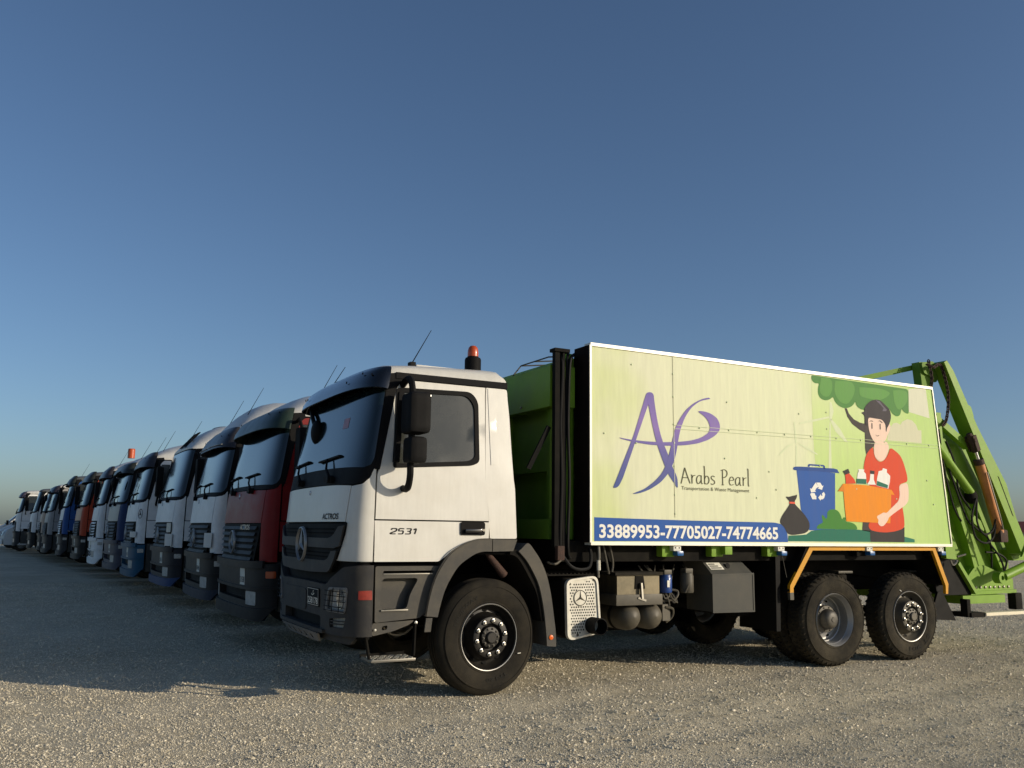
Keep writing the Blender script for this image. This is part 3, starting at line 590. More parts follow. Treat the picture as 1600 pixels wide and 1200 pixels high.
# ------------------------------------------------------------------ refuse truck: underside fittings
mf = P('silencer_cover', rnd([(.80, 1.035, .07), (1.165, 1.075, .08), (1.205, .52, .08), (.815, .455, .08)], .08, 6), side(-.02), .03, 'galvanised')
FRp = rnd([(.80, 1.035, .07), (1.165, 1.075, .08), (1.205, .52, .08), (.815, .455, .08)], .08, 6)
P('cover_rim', [FRp, inset(FRp, .022)], side(-.034), .02, 'galvanised', mf)
put('silencer_body', box_mesh('silencer_body', (.80, 1.19), (.03, .75), (.47, 1.05), .08, 3), 'chassis_black', mf)
holes = []; inner = inset(FRp, .05); cc = Vector((.965, .86))
for j in range(22):
    for i in range(15):
        x_ = .80+i*.027+(j % 2)*.0135; z_ = .475+j*.027
        if inside((x_, z_), [inner]) and (Vector((x_, z_))-cc).length > .085 and (Vector((x_, z_))-Vector((1.10, .595))).length > .085:
            holes.append(([Vector((x_+.0085*math.cos(t), -.0212, z_+.0085*math.sin(t))) for t in [math.pi*k/4 for k in range(8)]], [tuple(range(8))]))
put('perforations', make_mesh('perforations', *join(holes), 0), 'number_black', mf, kind='stuff')
sfm = frame((cc.x, -.0215, cc.y), (1, 0, 0), (0, 0, 1), (0, -1, 0))
put('cover_emblem_disc', lathe_mesh('cover_emblem_disc', [(.08, 0), (.078, .003), (0, .003)], sfm, 32), 'galvanised', mf)
put('cover_emblem', star_mesh(frame((cc.x, -.025, cc.y), (1, 0, 0), (0, 0, 1), (0, -1, 0)), .074, .006), 'tank_grey', mf)
for x_, z_ in ((.845, .995), (1.125, 1.03), (.935, .51)):
    put('cover_bolt', lathe_mesh('cover_bolt', [(.014, 0), (.013, .004), (0, .005)], frame((x_, -.0215, z_), (1, 0, 0), (0, 0, 1), (0, -1, 0)), 10), 'tank_grey', mf)
ex = put('exhaust_pipe', make_mesh('exhaust_pipe', *lathe_vf([(.08, .1), (.08, -.20), (.072, -.205), (.072, .1)], lambda a, b, h: Vector((1.10+a, h+.02, .595+b)), 28, True), 40, fix=True), 'number_black', T)
put('catwalk', make_mesh('catwalk', *join([box_vf((.5, 1.2), (.05, .8), (1.07, 1.085))]+[bar_vf((.5+i*.045, .05, 1.09), (.5+i*.045, .8, 1.09), .015, .012) for i in range(16)]), 0), 'chassis_black', T)
bx = put('battery_box', make_mesh('battery_box', *box_vf((1.53, 2.07), (.16, .75), (.80, 1.06)), 0), 'box_metal', T)
put('battery_tray', box_mesh('battery_tray', (1.50, 2.09), (.13, .78), (.755, .865), .01), 'tank_grey', bx)
put('battery_lid', make_mesh('battery_lid', *join([box_vf((1.49, 2.10), (.13, .80), (1.06, 1.09))]), 0), 'rubber', bx)
put('lid_strap', P('lid_strap', [(1.76, 1.05), (1.86, 1.05), (1.88, .92), (1.75, .92)], side(.15), .01, 'chassis_black', bx).data, 'chassis_black', bx) if 0 else P('lid_strap', [(1.76, 1.05), (1.86, 1.05), (1.88, .92), (1.75, .92)], side(.152), .01, 'chassis_black', bx)
put('latch', make_mesh('latch', *join([bar_vf((1.815, .135, .98), (1.82, .125, .82), .03, .02, (1, 0, 0)), bar_vf((1.77, .13, .83), (1.87, .13, .80), .02, .02)]), 0), 'steel', bx)
for x_ in (1.78, 2.06):
    tk = put('air_tank', lathe_mesh('air_tank', [(0, .0), (.05, .008), (.10, .04), (.13, .085), (.14, .13), (.14, .9), (0, .95)], (lambda q: (lambda a, b, h: Vector((q+a, .16+h, .63+b))))(x_-.03), 28), 'tank_grey', T)
    put('tank_strap', lathe_mesh('tank_strap', [(.142, .25), (.147, .25), (.147, .29), (.142, .29)], (lambda q: (lambda a, b, h: Vector((q+a, .16+h, .63+b))))(x_-.03), 28), 'chassis_black', tk)
put('tank_valve', make_mesh('tank_valve', *join([tube_vf(spline([(2.18, .2, .72), (2.26, .18, .70), (2.28, .22, .62), (2.22, .25, .56)]), .014, 6), box_vf((2.14, 2.24), (.2, .3), (.58, .75)), tube_vf(spline([(2.12, .25, .78), (2.3, .2, .80), (2.36, .22, .88), (2.25, .25, .9)]), .012, 6)]), 40), 'tank_grey', T)
def canister(x_, y_, z0, z1, r, m):
    o = put('filter_canister', lathe_mesh('filter_canister', [(0, 0), (r*.9, 0), (r, .015), (r, z1-z0-.03), (r*.92, z1-z0-.02), (r*.92, z1-z0), (0, z1-z0)], lambda a, b, h: Vector((x_+a, y_+b, z0+h)), 24), m, T)
    put('canister_head', box_mesh('canister_head', (x_-.05, x_+.05), (y_-.05, y_+.05), (z1, z1+.05), .01), 'tank_grey', o); return o
fb = canister(2.20, .22, .87, 1.06, .068, 'blue_filter')
put('canister_print', lathe_mesh('canister_print', [(.0692, .06), (.0692, .13)], lambda a, b, h: Vector((2.20+a, .22+b, .87+h)), 24), 'label_white', fb) if 0 else put('canister_print', box_mesh('canister_print', (2.17, 2.20), (.150, .156), (.93, 1.0), 0), 'label_white', fb)
canister(2.52, .26, .86, 1.07, .075, 'tank_grey')
for i in range(7):
    a = random.uniform(2.05, 2.6); put('air_line', tube_mesh('air_line', spline([(a, .25, random.uniform(.85, 1.0)), (a+random.uniform(-.1, .15), .2, random.uniform(.75, .95)), (a+random.uniform(-.1, .2), .22, random.uniform(.7, 1.1)), (a+random.uniform(-.2, .2), .4, 1.15)]), .009, 6), 'tank_grey', T)
gb = put('tool_box', make_mesh('tool_box', [(2.75, .10, .66), (3.33, .10, .655), (3.33, .10, 1.06), (2.75, .10, 1.05), (2.75, .55, .66), (3.33, .55, .655), (3.33, .55, 1.06), (2.75, .55, 1.05), (2.70, .22, 1.20), (3.26, .22, 1.20), (2.70, .55, 1.20), (3.26, .55, 1.20)],
    [(0, 1, 2, 3), (3, 2, 9, 8), (1, 5, 6, 2), (4, 0, 3, 7), (2, 6, 11, 9), (7, 3, 8, 10), (8, 9, 11, 10), (4, 5, 1, 0)], 0), 'grey_box', T)
P('box_edge', [[(2.74, .65), (3.34, .645), (3.34, 1.07), (2.74, 1.06)], [(2.758, .668), (3.322, .663), (3.322, 1.052), (2.758, 1.042)]], side(.094), .012, 'grey_box', gb)
def topf(a, b, o): return Vector((2.75-.05*b+a, .10+.12*b-.004, 1.055+.145*b+.003))
put('box_label', make_mesh('box_label', [topf(.03, .35, 0), topf(.22, .35, 0), topf(.22, .85, 0), topf(.03, .85, 0)], [(0, 1, 2, 3)], 0), 'label_white', gb)
put('box_label_lines', make_mesh('box_label_lines', *join([([topf(.045, b, 0)+Vector((0, -.001, .001)), topf(.045+w_, b, 0)+Vector((0, -.001, .001)), topf(.045+w_, b+.07, 0)+Vector((0, -.001, .001)), topf(.045, b+.07, 0)+Vector((0, -.001, .001))], [(0, 1, 2, 3)]) for b, w_ in ((.42, .15), (.56, .12), (.70, .09))]), 0), 'text_dark', gb)
put('box_knob', lathe_mesh('box_knob', [(.03, 0), (.03, .02), (0, .025)], lambda a, b, h: Vector((3.02+a, .17-h*.5+b*.3, 1.14+b+h*.5)), 12), 'number_black', gb)
put('light_block_tank', box_mesh('light_block_tank', (1.35, 3.5), (1.78, 2.44), (.30, 1.12), .09, 3), 'chassis_black', T)  # far-side tank added and hung low to block skylight under the chassis
put('gearbox', box_mesh('gearbox', (.5, 1.5), (1.0, 1.55), (.55, 1.15), .08), 'chassis_black', T)
put('drive_shaft', tube_mesh('drive_shaft', [(1.5, 1.25, .75), (4.4, 1.25, .6)], .06, 12), 'chassis_black', T)
put('cross_tank', box_mesh('cross_tank', (3.45, 3.75), (.5, 2.3), (.55, 1.1), .05), 'chassis_black', T)
# ------------------------------------------------------------------ compactor body
MI = lambda: None
body = put('compactor_body', make_mesh('compactor_body', *join([
    box_vf((1.02, 6.6), (.32, 2.38), (1.42, 3.32)), box_vf((.72, 1.02), (.17, 2.38), (2.765, 3.19))]), 0), 'green_paint', T)
put('front_hood_slope', make_mesh('front_hood_slope', [(.72, .165, 3.19), (.72, 2.4, 3.19), (1.05, 2.4, 3.32), (1.05, .165, 3.32), (.715, .165, 2.76), (.715, 2.4, 2.76)], [(0, 1, 2, 3), (4, 5, 1, 0)], 0), 'green_paint', body)
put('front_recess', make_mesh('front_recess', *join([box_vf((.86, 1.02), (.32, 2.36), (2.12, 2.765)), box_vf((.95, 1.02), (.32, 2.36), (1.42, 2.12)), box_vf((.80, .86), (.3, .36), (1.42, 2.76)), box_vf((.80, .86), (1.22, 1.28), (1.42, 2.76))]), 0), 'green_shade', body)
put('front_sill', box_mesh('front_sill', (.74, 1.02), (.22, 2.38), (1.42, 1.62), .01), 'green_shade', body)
for y_ in (.75, 1.15): put('hood_bolt', box_mesh('hood_bolt', (.700, .72), (y_, y_+.02), (2.80, 2.82), .004), 'steel', body)
put('side_stub', box_mesh('side_stub', (.93, 1.075), (.29, .34), (1.42, 3.36), .005), 'green_paint', body)
gp = put('guide_post', make_mesh('guide_post', *join([box_vf((.735, .79), (.09, .15), (1.33, 3.34)), box_vf((.825, .85), (.09, .15), (1.33, 3.35)), box_vf((.79, .825), (.12, .15), (1.33, 3.34)), box_vf((.72, .90), (.07, .18), (3.32, 3.355))]), 0), 'chassis_black', body)
for k, (x_, y_) in enumerate(((.807, .10), (.875, .12), (.89, .09))):
    put('hydraulic_hose', tube_mesh('hydraulic_hose', spline([(x_+.06*k, .16, 3.33), (x_+.02, y_, 3.2), (x_, y_, 2.6), (x_+.01*(-1)**k, y_-.01, 2.0), (x_, y_, 1.35), (x_+.1, y_+.1, 1.22)]), .016, 8), 'hose', gp)
put('rubber_flap', make_mesh('rubber_flap', *bar_vf((.70, .15, 2.55), (.52, .25, 2.12), .02, .05, (1, 0, 0)), 0), 'number_black', body)
hr = []
for y_ in (.3, .6, .9): hr.append(tube_vf([(.78, y_, 3.30), (1.25, y_, 3.36)], .008, 5))
hr += [tube_vf([(.78, .3, 3.30), (.78, .9, 3.30)], .008, 5), tube_vf([(1.25, .3, 3.36), (1.25, .9, 3.36)], .008, 5), tube_vf([(.62, .78, 3.16), (.78, .9, 3.30)], .008, 5)]
put('top_rack', make_mesh('top_rack', *join(hr), 40), 'tank_grey', body)
put('body_floor', box_mesh('body_floor', (.8, 6.7), (.15, 2.35), (1.2, 1.41), .01), 'chassis_black', T)
# pipe work behind the cab under the body
put('pipe_bracket', box_mesh('pipe_bracket', (.72, .80), (.0, .06), (1.22, 1.36), .01), 'rust', T)
for pts, r_, m_ in (([(.78, .03, 1.28), (.86, -.0, 1.17), (.98, .02, 1.13), (1.1, .03, 1.15), (1.14, .05, 1.25), (1.14, .08, 1.35)], .018, 'hose'), ([(1.21, .02, 1.36), (1.215, .02, 1.25), (1.21, .03, 1.12), (1.22, .04, 1.05)], .014, 'steel'), ([(1.32, .1, 1.36), (1.36, .1, 1.2), (1.40, .12, 1.08)], .012, 'tank_grey'), ([(1.40, .1, 1.36), (1.45, .12, 1.2), (1.44, .12, 1.1)], .012, 'tank_grey'), ([(.66, .1, 1.2), (.76, .12, 1.18), (.85, .15, 1.22)], .012, 'tank_grey')):
    put('under_pipe', tube_mesh('under_pipe', spline(pts), r_, 8), m_, T)
put('pipe_coupling', tube_mesh('pipe_coupling', [(1.212, .025, 1.22), (1.214, .025, 1.12)], .02, 8), 'galvanised', T)
# ------------------------------------------------------------------ advertising panel with its print
mat('edge_dark', (30, 22, 18), .9, var=.4, scale=12, spec=.1)
PX0, PX1, PXT, PZ0, PZ1 = 1.09, 6.585, 6.40, 1.395, 3.405
YP = -.03
pan = P('advertising_panel', [(PX0, PZ0), (PX1, PZ0), (PXT, PZ1), (PX0, PZ1)], side(YP), .03, 'panel_print')
def rail(a, b, w_, y0=-.045, th=.12): return bar_vf((a[0], y0+th/2, a[1]), (b[0], y0+th/2, b[1]), th, w_, (0, 0, 1))
put('panel_rail', make_mesh('panel_rail', *rail((PX0-.012, PZ1+.006), (PXT+.005, PZ1+.006), .034), 0), 'frame_white', pan)
put('panel_rail', make_mesh('panel_rail', *rail((PX0-.012, PZ0-.008), (PX1+.01, PZ0-.008), .034), 0), 'frame_white', pan)
put('panel_rail', make_mesh('panel_rail', *bar_vf((PX0-.01, -.0, PZ0), (PX0-.01, -.0, PZ1), .022, .085, (0, 1, 0)), 0), 'frame_white', pan)
put('panel_rail', make_mesh('panel_rail', *bar_vf((PX1+.01, .0, PZ0), (PXT+.006, .0, PZ1), .014, .085, (0, 1, 0)), 0), 'frame_white', pan)
vb = [(-.048, PZ0)]; V = []; F = []
for i in range(41):
    z_ = PZ0+(PZ1-PZ0)*i/40; V += [Vector((PX0-.023, -.03, z_)), Vector((PX0-.023, .26+.018*noise.noise(Vector((z_*9, 0, 0))), z_)), Vector((PX0+.02, .30, z_))]
for i in range(40): F += [(3*i, 3*i+1, 3*i+4, 3*i+3), (3*i+1, 3*i+2, 3*i+5, 3*i+4)]
put('panel_return_edge', make_mesh('panel_return_edge', V, F, 0), 'edge_dark', pan)
ART = [
('printed_sky_patch','art_pale',1,0,[(5.953,3.365),(6.288,3.408),(6.328,3.01),(5.932,3.064)]),
('printed_cloud','art_cloud',1,0,[(5.497,2.675),(5.524,2.761),(5.569,2.845),(5.633,2.9),(5.693,2.91),(5.76,2.888),(5.8,2.932),(5.893,2.969),(5.984,2.959),(6.055,2.908),(6.089,2.838),(6.151,2.842),(6.141,2.674)]),
('printed_green_field','art_field',1,0,[(4.233,3.388),(4.216,3.101),(4.22,2.585),(4.239,2.247),(4.284,1.689),(4.275,1.551),(5.054,1.559),(5.129,2.559),(5.106,3.013),(4.752,3.144),(4.576,3.385)]),
('printed_turbine','art_turbine',2,0,[(4.446,2.274),(4.497,2.832),(4.514,2.833),(4.5,2.277)]),
('printed_turbine','art_turbine',2,0,[(4.497,2.861),(4.519,3.086),(4.546,3.079),(4.577,2.974),(4.534,2.864)]),
('printed_turbine','art_turbine',2,0,[(4.498,2.886),(4.274,2.832),(3.998,2.775),(4.012,2.799),(4.276,2.859),(4.491,2.905)]),
('printed_turbine','art_turbine',2,0,[(4.505,2.862),(4.538,2.874),(4.672,2.766),(4.792,2.609),(4.743,2.615),(4.588,2.732)]),
('printed_turbine','art_turbine',2,0,[(3.911,2.251),(3.931,2.531),(3.951,2.532),(3.936,2.252)]),
('printed_turbine','art_turbine',2,0,[(3.922,2.549),(3.909,2.792),(3.93,2.803),(3.947,2.551)]),
('printed_turbine','art_turbine',2,0,[(3.922,2.558),(3.792,2.486),(3.657,2.387),(3.677,2.424),(3.793,2.514)]),
('printed_turbine','art_turbine',2,0,[(3.948,2.56),(4.1,2.522),(4.29,2.434),(4.251,2.435),(4.085,2.493)]),
('printed_tree_crown','art_leaf',3,0,[(4.233,3.384),(4.225,3.343),(4.244,3.306),(4.29,3.287),(4.355,3.296),(4.327,3.236),(4.323,3.163),(4.36,3.112),(4.436,3.091),(4.518,3.109),(4.577,3.153),(4.601,3.093),(4.663,3.045),(4.757,3.021),(4.85,3.037),(4.919,3.074),(4.959,3.125),(4.975,3.073),(5.028,3.035),(5.107,3.029),(5.395,3.045),(5.569,3.084),(5.605,3.026),(5.694,2.985),(5.764,3.009),(5.796,3.101),(5.835,3.057),(5.929,3.029),(5.946,3.36)]),
('printed_leaf_lobe','art_leaf2',4,1,[(4.386,3.368),(4.547,3.363),(4.567,3.247),(4.507,3.154),(4.413,3.146),(4.355,3.209)]),
('printed_leaf_lobe','art_leaf2',4,1,[(4.628,3.351),(4.905,3.356),(4.953,3.24),(4.831,3.091),(4.694,3.1),(4.606,3.211)]),
('printed_leaf_lobe','art_leaf2',4,1,[(5.043,3.308),(5.417,3.32),(5.59,3.274),(5.406,3.177),(5.175,3.179),(5.05,3.208)]),
('printed_leaf_lobe','art_leaf2',4,1,[(5.653,3.32),(5.895,3.33),(5.907,3.197),(5.753,3.082),(5.669,3.157)]),
('printed_trunk','art_trunk',3,0,[(4.766,3.023),(4.805,3.026),(4.836,2.964),(4.915,2.9),(5.024,2.864),(5.1,2.858),(5.112,3.014),(5.221,3.022),(5.228,2.743),(5.268,2.596),(5.185,2.552),(5.1,2.479),(5.089,2.557),(5.097,2.745),(5.004,2.778),(4.883,2.839),(4.806,2.922)]),
('printed_trunk','art_trunk',3,0,[(4.985,1.673),(5.118,1.675),(5.108,1.541),(4.965,1.558)]),
('printed_bush','art_bush',3,0,[(4.199,1.568),(4.227,1.611),(4.32,1.643),(4.297,1.689),(4.3,1.736),(4.338,1.718),(4.367,1.681),(4.39,1.709),(4.388,1.765),(4.434,1.794),(4.514,1.802),(4.579,1.779),(4.616,1.732),(4.631,1.676),(4.66,1.711),(4.692,1.706),(4.684,1.658),(4.786,1.651),(4.86,1.623),(4.894,1.567)]),
('printed_blue_bin','art_blue',2,0,[(3.925,2.233),(3.937,2.123),(3.969,1.784),(4.04,1.685),(4.09,1.549),(4.511,1.553),(4.552,2.226),(4.239,2.247)]),
('printed_bin_lid','art_bluedark',3,0,[(3.868,2.245),(3.881,2.268),(3.912,2.277),(3.984,2.28),(4.532,2.282),(4.59,2.273),(4.625,2.229),(4.555,2.23),(4.239,2.237),(3.93,2.233),(3.892,2.235)]),
('printed_bin_handle','art_bluedark',3,0,[(4.107,2.286),(4.113,2.308),(4.134,2.317),(4.361,2.316),(4.387,2.306),(4.388,2.272),(4.362,2.274),(4.358,2.297),(4.144,2.299),(4.133,2.283)]),
('printed_recycling_arrow','art_white',4,0,[(4.231,2.104),(4.299,2.104),(4.328,2.066),(4.349,2.074),(4.32,2.021),(4.248,2.037),(4.272,2.046),(4.257,2.066)]),
('printed_recycling_arrow','art_white',4,0,[(4.184,2.063),(4.223,2.104),(4.264,2.055),(4.229,2.037),(4.207,2.006),(4.225,1.997),(4.141,1.985),(4.128,2.033),(4.151,2.027)]),
('printed_recycling_arrow','art_white',4,0,[(4.125,1.966),(4.141,1.978),(4.198,1.98),(4.211,1.95),(4.224,1.951),(4.222,1.908),(4.157,1.908)]),
('printed_recycling_arrow','art_white',4,0,[(4.254,1.929),(4.301,1.972),(4.3,1.953),(4.326,1.954),(4.315,1.978),(4.35,1.998),(4.369,1.97),(4.351,1.928),(4.329,1.913),(4.292,1.908),(4.291,1.893)]),
('printed_refuse_sack','art_black',4,0,[(3.734,1.929),(3.783,1.923),(3.834,1.936),(3.89,1.946),(3.92,1.957),(3.908,1.91),(3.873,1.878),(3.879,1.842),(3.956,1.784),(4.041,1.712),(4.096,1.64),(4.098,1.585),(4.069,1.539),(4.005,1.511),(3.816,1.491),(3.737,1.509),(3.708,1.571),(3.626,1.633),(3.666,1.705),(3.757,1.797),(3.794,1.84),(3.796,1.874),(3.767,1.897)]),
('printed_sack_tie','art_red',5,0,[(3.79,1.869),(3.88,1.868),(3.879,1.846),(3.789,1.849)]),
('printed_ground','art_teal',3,0,[(3.75,1.423),(3.761,1.486),(3.941,1.494),(4.042,1.502),(4.121,1.543),(4.302,1.564),(4.672,1.568),(4.889,1.567),(5.103,1.554),(5.099,1.423)]),
('printed_ground','art_teal2',3,0,[(5.704,1.491),(5.864,1.464),(5.896,1.457),(5.893,1.421),(5.698,1.422)]),
('printed_trousers','art_black',4,0,[(5.099,1.57),(5.405,1.544),(5.72,1.606),(5.704,1.422),(5.099,1.423)]),
('printed_shirt','art_orange',5,0,[(5.23,2.58),(5.185,2.552),(5.119,2.499),(5.08,2.429),(5.043,2.32),(5.043,2.164),(5.15,2.091),(5.503,2.044),(5.488,1.857),(5.261,1.706),(5.082,1.646),(5.076,1.592),(5.123,1.56),(5.248,1.541),(5.39,1.538),(5.535,1.551),(5.668,1.58),(5.721,1.612),(5.724,1.714),(5.705,1.842),(5.656,2.128),(5.829,2.174),(5.824,2.254),(5.77,2.412),(5.718,2.5),(5.619,2.556),(5.54,2.589),(5.497,2.499),(5.418,2.416),(5.33,2.396),(5.266,2.428),(5.237,2.486)]),
('printed_neck','art_skin',5,0,[(5.272,2.646),(5.244,2.581),(5.242,2.486),(5.275,2.429),(5.345,2.402),(5.421,2.424),(5.485,2.499),(5.522,2.591),(5.487,2.659)]),
('printed_face','art_skin',6,0,[(5.163,2.942),(5.164,2.838),(5.185,2.74),(5.223,2.673),(5.271,2.63),(5.332,2.61),(5.406,2.634),(5.478,2.688),(5.502,2.74),(5.551,2.803),(5.568,2.865),(5.544,2.894),(5.494,2.82),(5.475,2.768),(5.48,2.899),(5.422,2.936)]),
('printed_hair','art_hair',7,0,[(5.042,2.988),(5.12,3.014),(5.102,3.037),(5.146,3.096),(5.231,3.153),(5.319,3.178),(5.406,3.173),(5.475,3.132),(5.559,3.077),(5.589,3.008),(5.577,2.936),(5.533,2.863),(5.501,2.83),(5.485,2.775),(5.472,2.798),(5.478,2.869),(5.421,2.93),(5.271,2.935),(5.163,2.942),(5.143,2.827),(5.109,2.864),(5.108,2.969)]),
('printed_hair_highlight','art_hair2',8,0,[(5.318,3.166),(5.39,3.16),(5.444,3.109),(5.514,3.06),(5.497,3.042),(5.43,3.037),(5.456,3.076),(5.401,3.116)]),
('printed_face_feature','art_hair',8,0,[(5.221,2.872),(5.238,2.873),(5.235,2.803),(5.218,2.802)]),
('printed_face_feature','art_hair',8,0,[(5.367,2.872),(5.385,2.873),(5.382,2.804),(5.365,2.803)]),
('printed_face_feature','art_hair',8,0,[(5.182,2.887),(5.212,2.905),(5.254,2.9),(5.251,2.892),(5.211,2.895)]),
('printed_face_feature','art_hair',8,0,[(5.341,2.906),(5.38,2.917),(5.424,2.892),(5.415,2.883),(5.379,2.905)]),
('printed_face_feature','art_hair',8,0,[(5.278,2.73),(5.312,2.72),(5.347,2.73),(5.347,2.722),(5.312,2.712)]),
('printed_arm','art_skin',7,0,[(5.656,2.124),(5.822,2.164),(5.836,2.054),(5.82,1.934),(5.768,1.883),(5.554,1.78),(5.439,1.719),(5.425,1.69),(5.385,1.65),(5.339,1.615),(5.282,1.61),(5.24,1.648),(5.26,1.687),(5.228,1.715),(5.241,1.737),(5.293,1.755),(5.352,1.782),(5.403,1.771),(5.516,1.848),(5.639,1.929),(5.667,2.009)]),
('printed_bottle','art_orange',6,0,[(4.716,2.213),(4.786,2.235),(4.825,2.204),(4.871,2.168),(4.895,2.116),(4.722,2.105),(4.723,2.152)]),
('printed_bottle_cap','art_black',7,0,[(4.681,2.256),(4.776,2.289),(4.8,2.24),(4.716,2.213)]),
('printed_bottle','art_white',6,0,[(4.932,2.237),(4.953,2.267),(4.947,2.292),(5.053,2.293),(5.045,2.265),(5.077,2.239),(5.079,2.117),(4.906,2.111)]),
('printed_bottle_label','art_teal',7,0,[(4.911,2.175),(5.078,2.177),(5.073,2.117),(4.906,2.115)]),
('printed_bottle','art_white',6,0,[(5.156,2.243),(5.218,2.241),(5.212,2.171),(5.242,2.113),(5.09,2.112),(5.138,2.164)]),
('printed_bottle_cap','art_black',7,0,[(5.153,2.286),(5.232,2.281),(5.226,2.242),(5.153,2.243)]),
('printed_bottle','art_white',6,0,[(5.306,2.282),(5.371,2.295),(5.384,2.323),(5.458,2.311),(5.45,2.275),(5.51,2.231),(5.498,2.162),(5.462,2.072),(5.25,2.104),(5.271,2.193)]),
('printed_bottle_label','art_teal',7,0,[(5.269,2.163),(5.46,2.117),(5.448,2.077),(5.253,2.106)]),
('printed_box','art_box',6.6,0,[(4.581,2.014),(4.676,2.107),(5.067,2.103),(5.519,2.06),(5.572,1.996),(5.509,2.004),(5.488,1.827),(5.462,1.651),(5.005,1.656),(4.7,1.662),(4.684,1.828),(4.675,2.013)]),
('printed_box_flap','art_box2',6.8,0,[(4.581,2.014),(4.676,2.107),(4.697,2.014)]),
('phone_number_band','art_blue',2,0,[(1.125,1.645),(1.608,1.639),(2.359,1.632),(3.543,1.63),(3.644,1.616),(3.716,1.568),(3.747,1.493),(3.749,1.413),(1.849,1.411),(1.125,1.409)]),
('logo_stroke','art_logo',4,0,[(1.349,1.944),(1.379,1.999),(1.618,2.501),(1.781,2.942),(1.796,2.964),(1.825,2.974),(1.86,2.972),(1.882,2.953),(1.89,2.917),(1.844,2.885),(1.811,2.842),(1.659,2.481),(1.478,2.052),(1.431,1.974),(1.398,1.947)]),
('logo_stroke','art_logo',4.4,0,[(1.811,2.842),(1.796,2.898),(1.825,2.969),(1.86,2.972),(1.882,2.953),(1.892,2.871),(1.919,2.713),(1.958,2.556),(1.999,2.445),(2.074,2.301),(2.114,2.201),(2.186,2.079),(2.186,1.957),(2.139,2.021),(2.056,2.119),(2.002,2.23),(1.934,2.384),(1.894,2.495),(1.848,2.674)]),
('logo_stroke','art_logo',4.8,0,[(1.429,2.467),(1.55,2.454),(1.754,2.446),(1.977,2.448),(2.206,2.465),(2.367,2.487),(2.515,2.527),(2.622,2.586),(2.651,2.647),(2.626,2.716),(2.567,2.771),(2.464,2.82),(2.569,2.824),(2.674,2.802),(2.756,2.755),(2.789,2.692),(2.787,2.632),(2.727,2.569),(2.619,2.51),(2.469,2.462),(2.292,2.433),(2.062,2.414),(1.823,2.412),(1.617,2.428),(1.455,2.455)]),
('logo_stroke','art_logo',5.2,0,[(2.663,2.968),(2.641,2.981),(2.558,2.964),(2.436,2.909),(2.316,2.823),(2.226,2.712),(2.166,2.615),(2.127,2.486),(2.089,2.359),(2.044,2.232),(1.986,2.128),(1.886,2.034),(1.747,1.946),(1.577,1.889),(1.678,1.897),(1.816,1.943),(1.956,2.02),(2.056,2.114),(2.129,2.224),(2.175,2.352),(2.199,2.468),(2.231,2.596),(2.3,2.74),(2.391,2.852),(2.512,2.932)]),
]
for nm, m_, ly, smo, pts in ART:
    if smo: pts = sm(pts+pts[:1])[:-1]
    if nm == 'logo_stroke' or nm in ('printed_face', 'printed_hair', 'printed_refuse_sack', 'printed_arm', 'printed_shirt', 'printed_bush', 'printed_tree_crown', 'printed_neck'): pts = rnd(pts, .05, 3)
    put(nm, slab_mesh(nm, pts, side(YP-.0009*ly), 0, 0, 0), m_, pan)
put('phone_numbers', text_mesh('33889953-77705027-74774665', side(YP-.004), 1.183, 3.60, 1.438, 1.58, .028), 'art_white', pan)
put('company_strapline', text_mesh('Transportation & Waste Management', side(YP-.004), 2.236, 3.19, 1.944, 1.994, 0, 0, 1.05), 'art_text', pan)
GL = dict(A=([[(0, -.03), (.22, 1.0)], [(.22, 1.0), (.36, .5), (.52, 0)], [(.08, .36), (.42, .36)]], .58), r=([[(0, .56), (.05, .5), (.05, 0)], [(.05, .36), (.12, .5), (.25, .55)]], .32),
    a=([[(.27, .5), (.15, .55), (.03, .42), (0, .2), (.06, .02), (.16, .05), (.27, .25)], [(.28, .56), (.27, .3), (.28, .08), (.34, 0)]], .43), b=([[(0, 1.15), (.04, 1.05), (.04, 0)], [(.04, .35), (.14, .53), (.27, .45), (.3, .22), (.2, .02), (.04, .04)]], .40),
    s=([[(.24, .5), (.12, .56), (.03, .45), (.1, .32), (.22, .22), (.22, .08), (.1, 0), (0, .05)]], .42), P=([[(.1, 1), (.1, .5), (.1, 0)], [(0, .95), (.2, 1.02), (.36, .9), (.36, .66), (.22, .5), (.1, .5)], [(.02, 0), (.18, 0)]], .5),
    e=([[(.02, .3), (.26, .36), (.24, .5), (.13, .56), (.03, .42), (0, .2), (.08, .02), (.26, .06)]], .38), l=([[(0, 1.15), (.05, 1.08), (.05, .5), (.05, .05), (.1, 0)]], .14))
adv = 0; rb = []
for ch in 'Arabs Pearl':
    if ch == ' ': adv += .2; continue
    for st_ in GL[ch][0]: rb.append(ribbon_vf([(2.232+(adv+p.x)*.2355, 2.026+p.y*.165) for p in spline([(a, b, 0) for a, b in st_], 5)], .0135, side(YP-.004)))
    adv += GL[ch][1]
put('company_name', make_mesh('company_name', *join(rb), 0), 'art_text', pan)
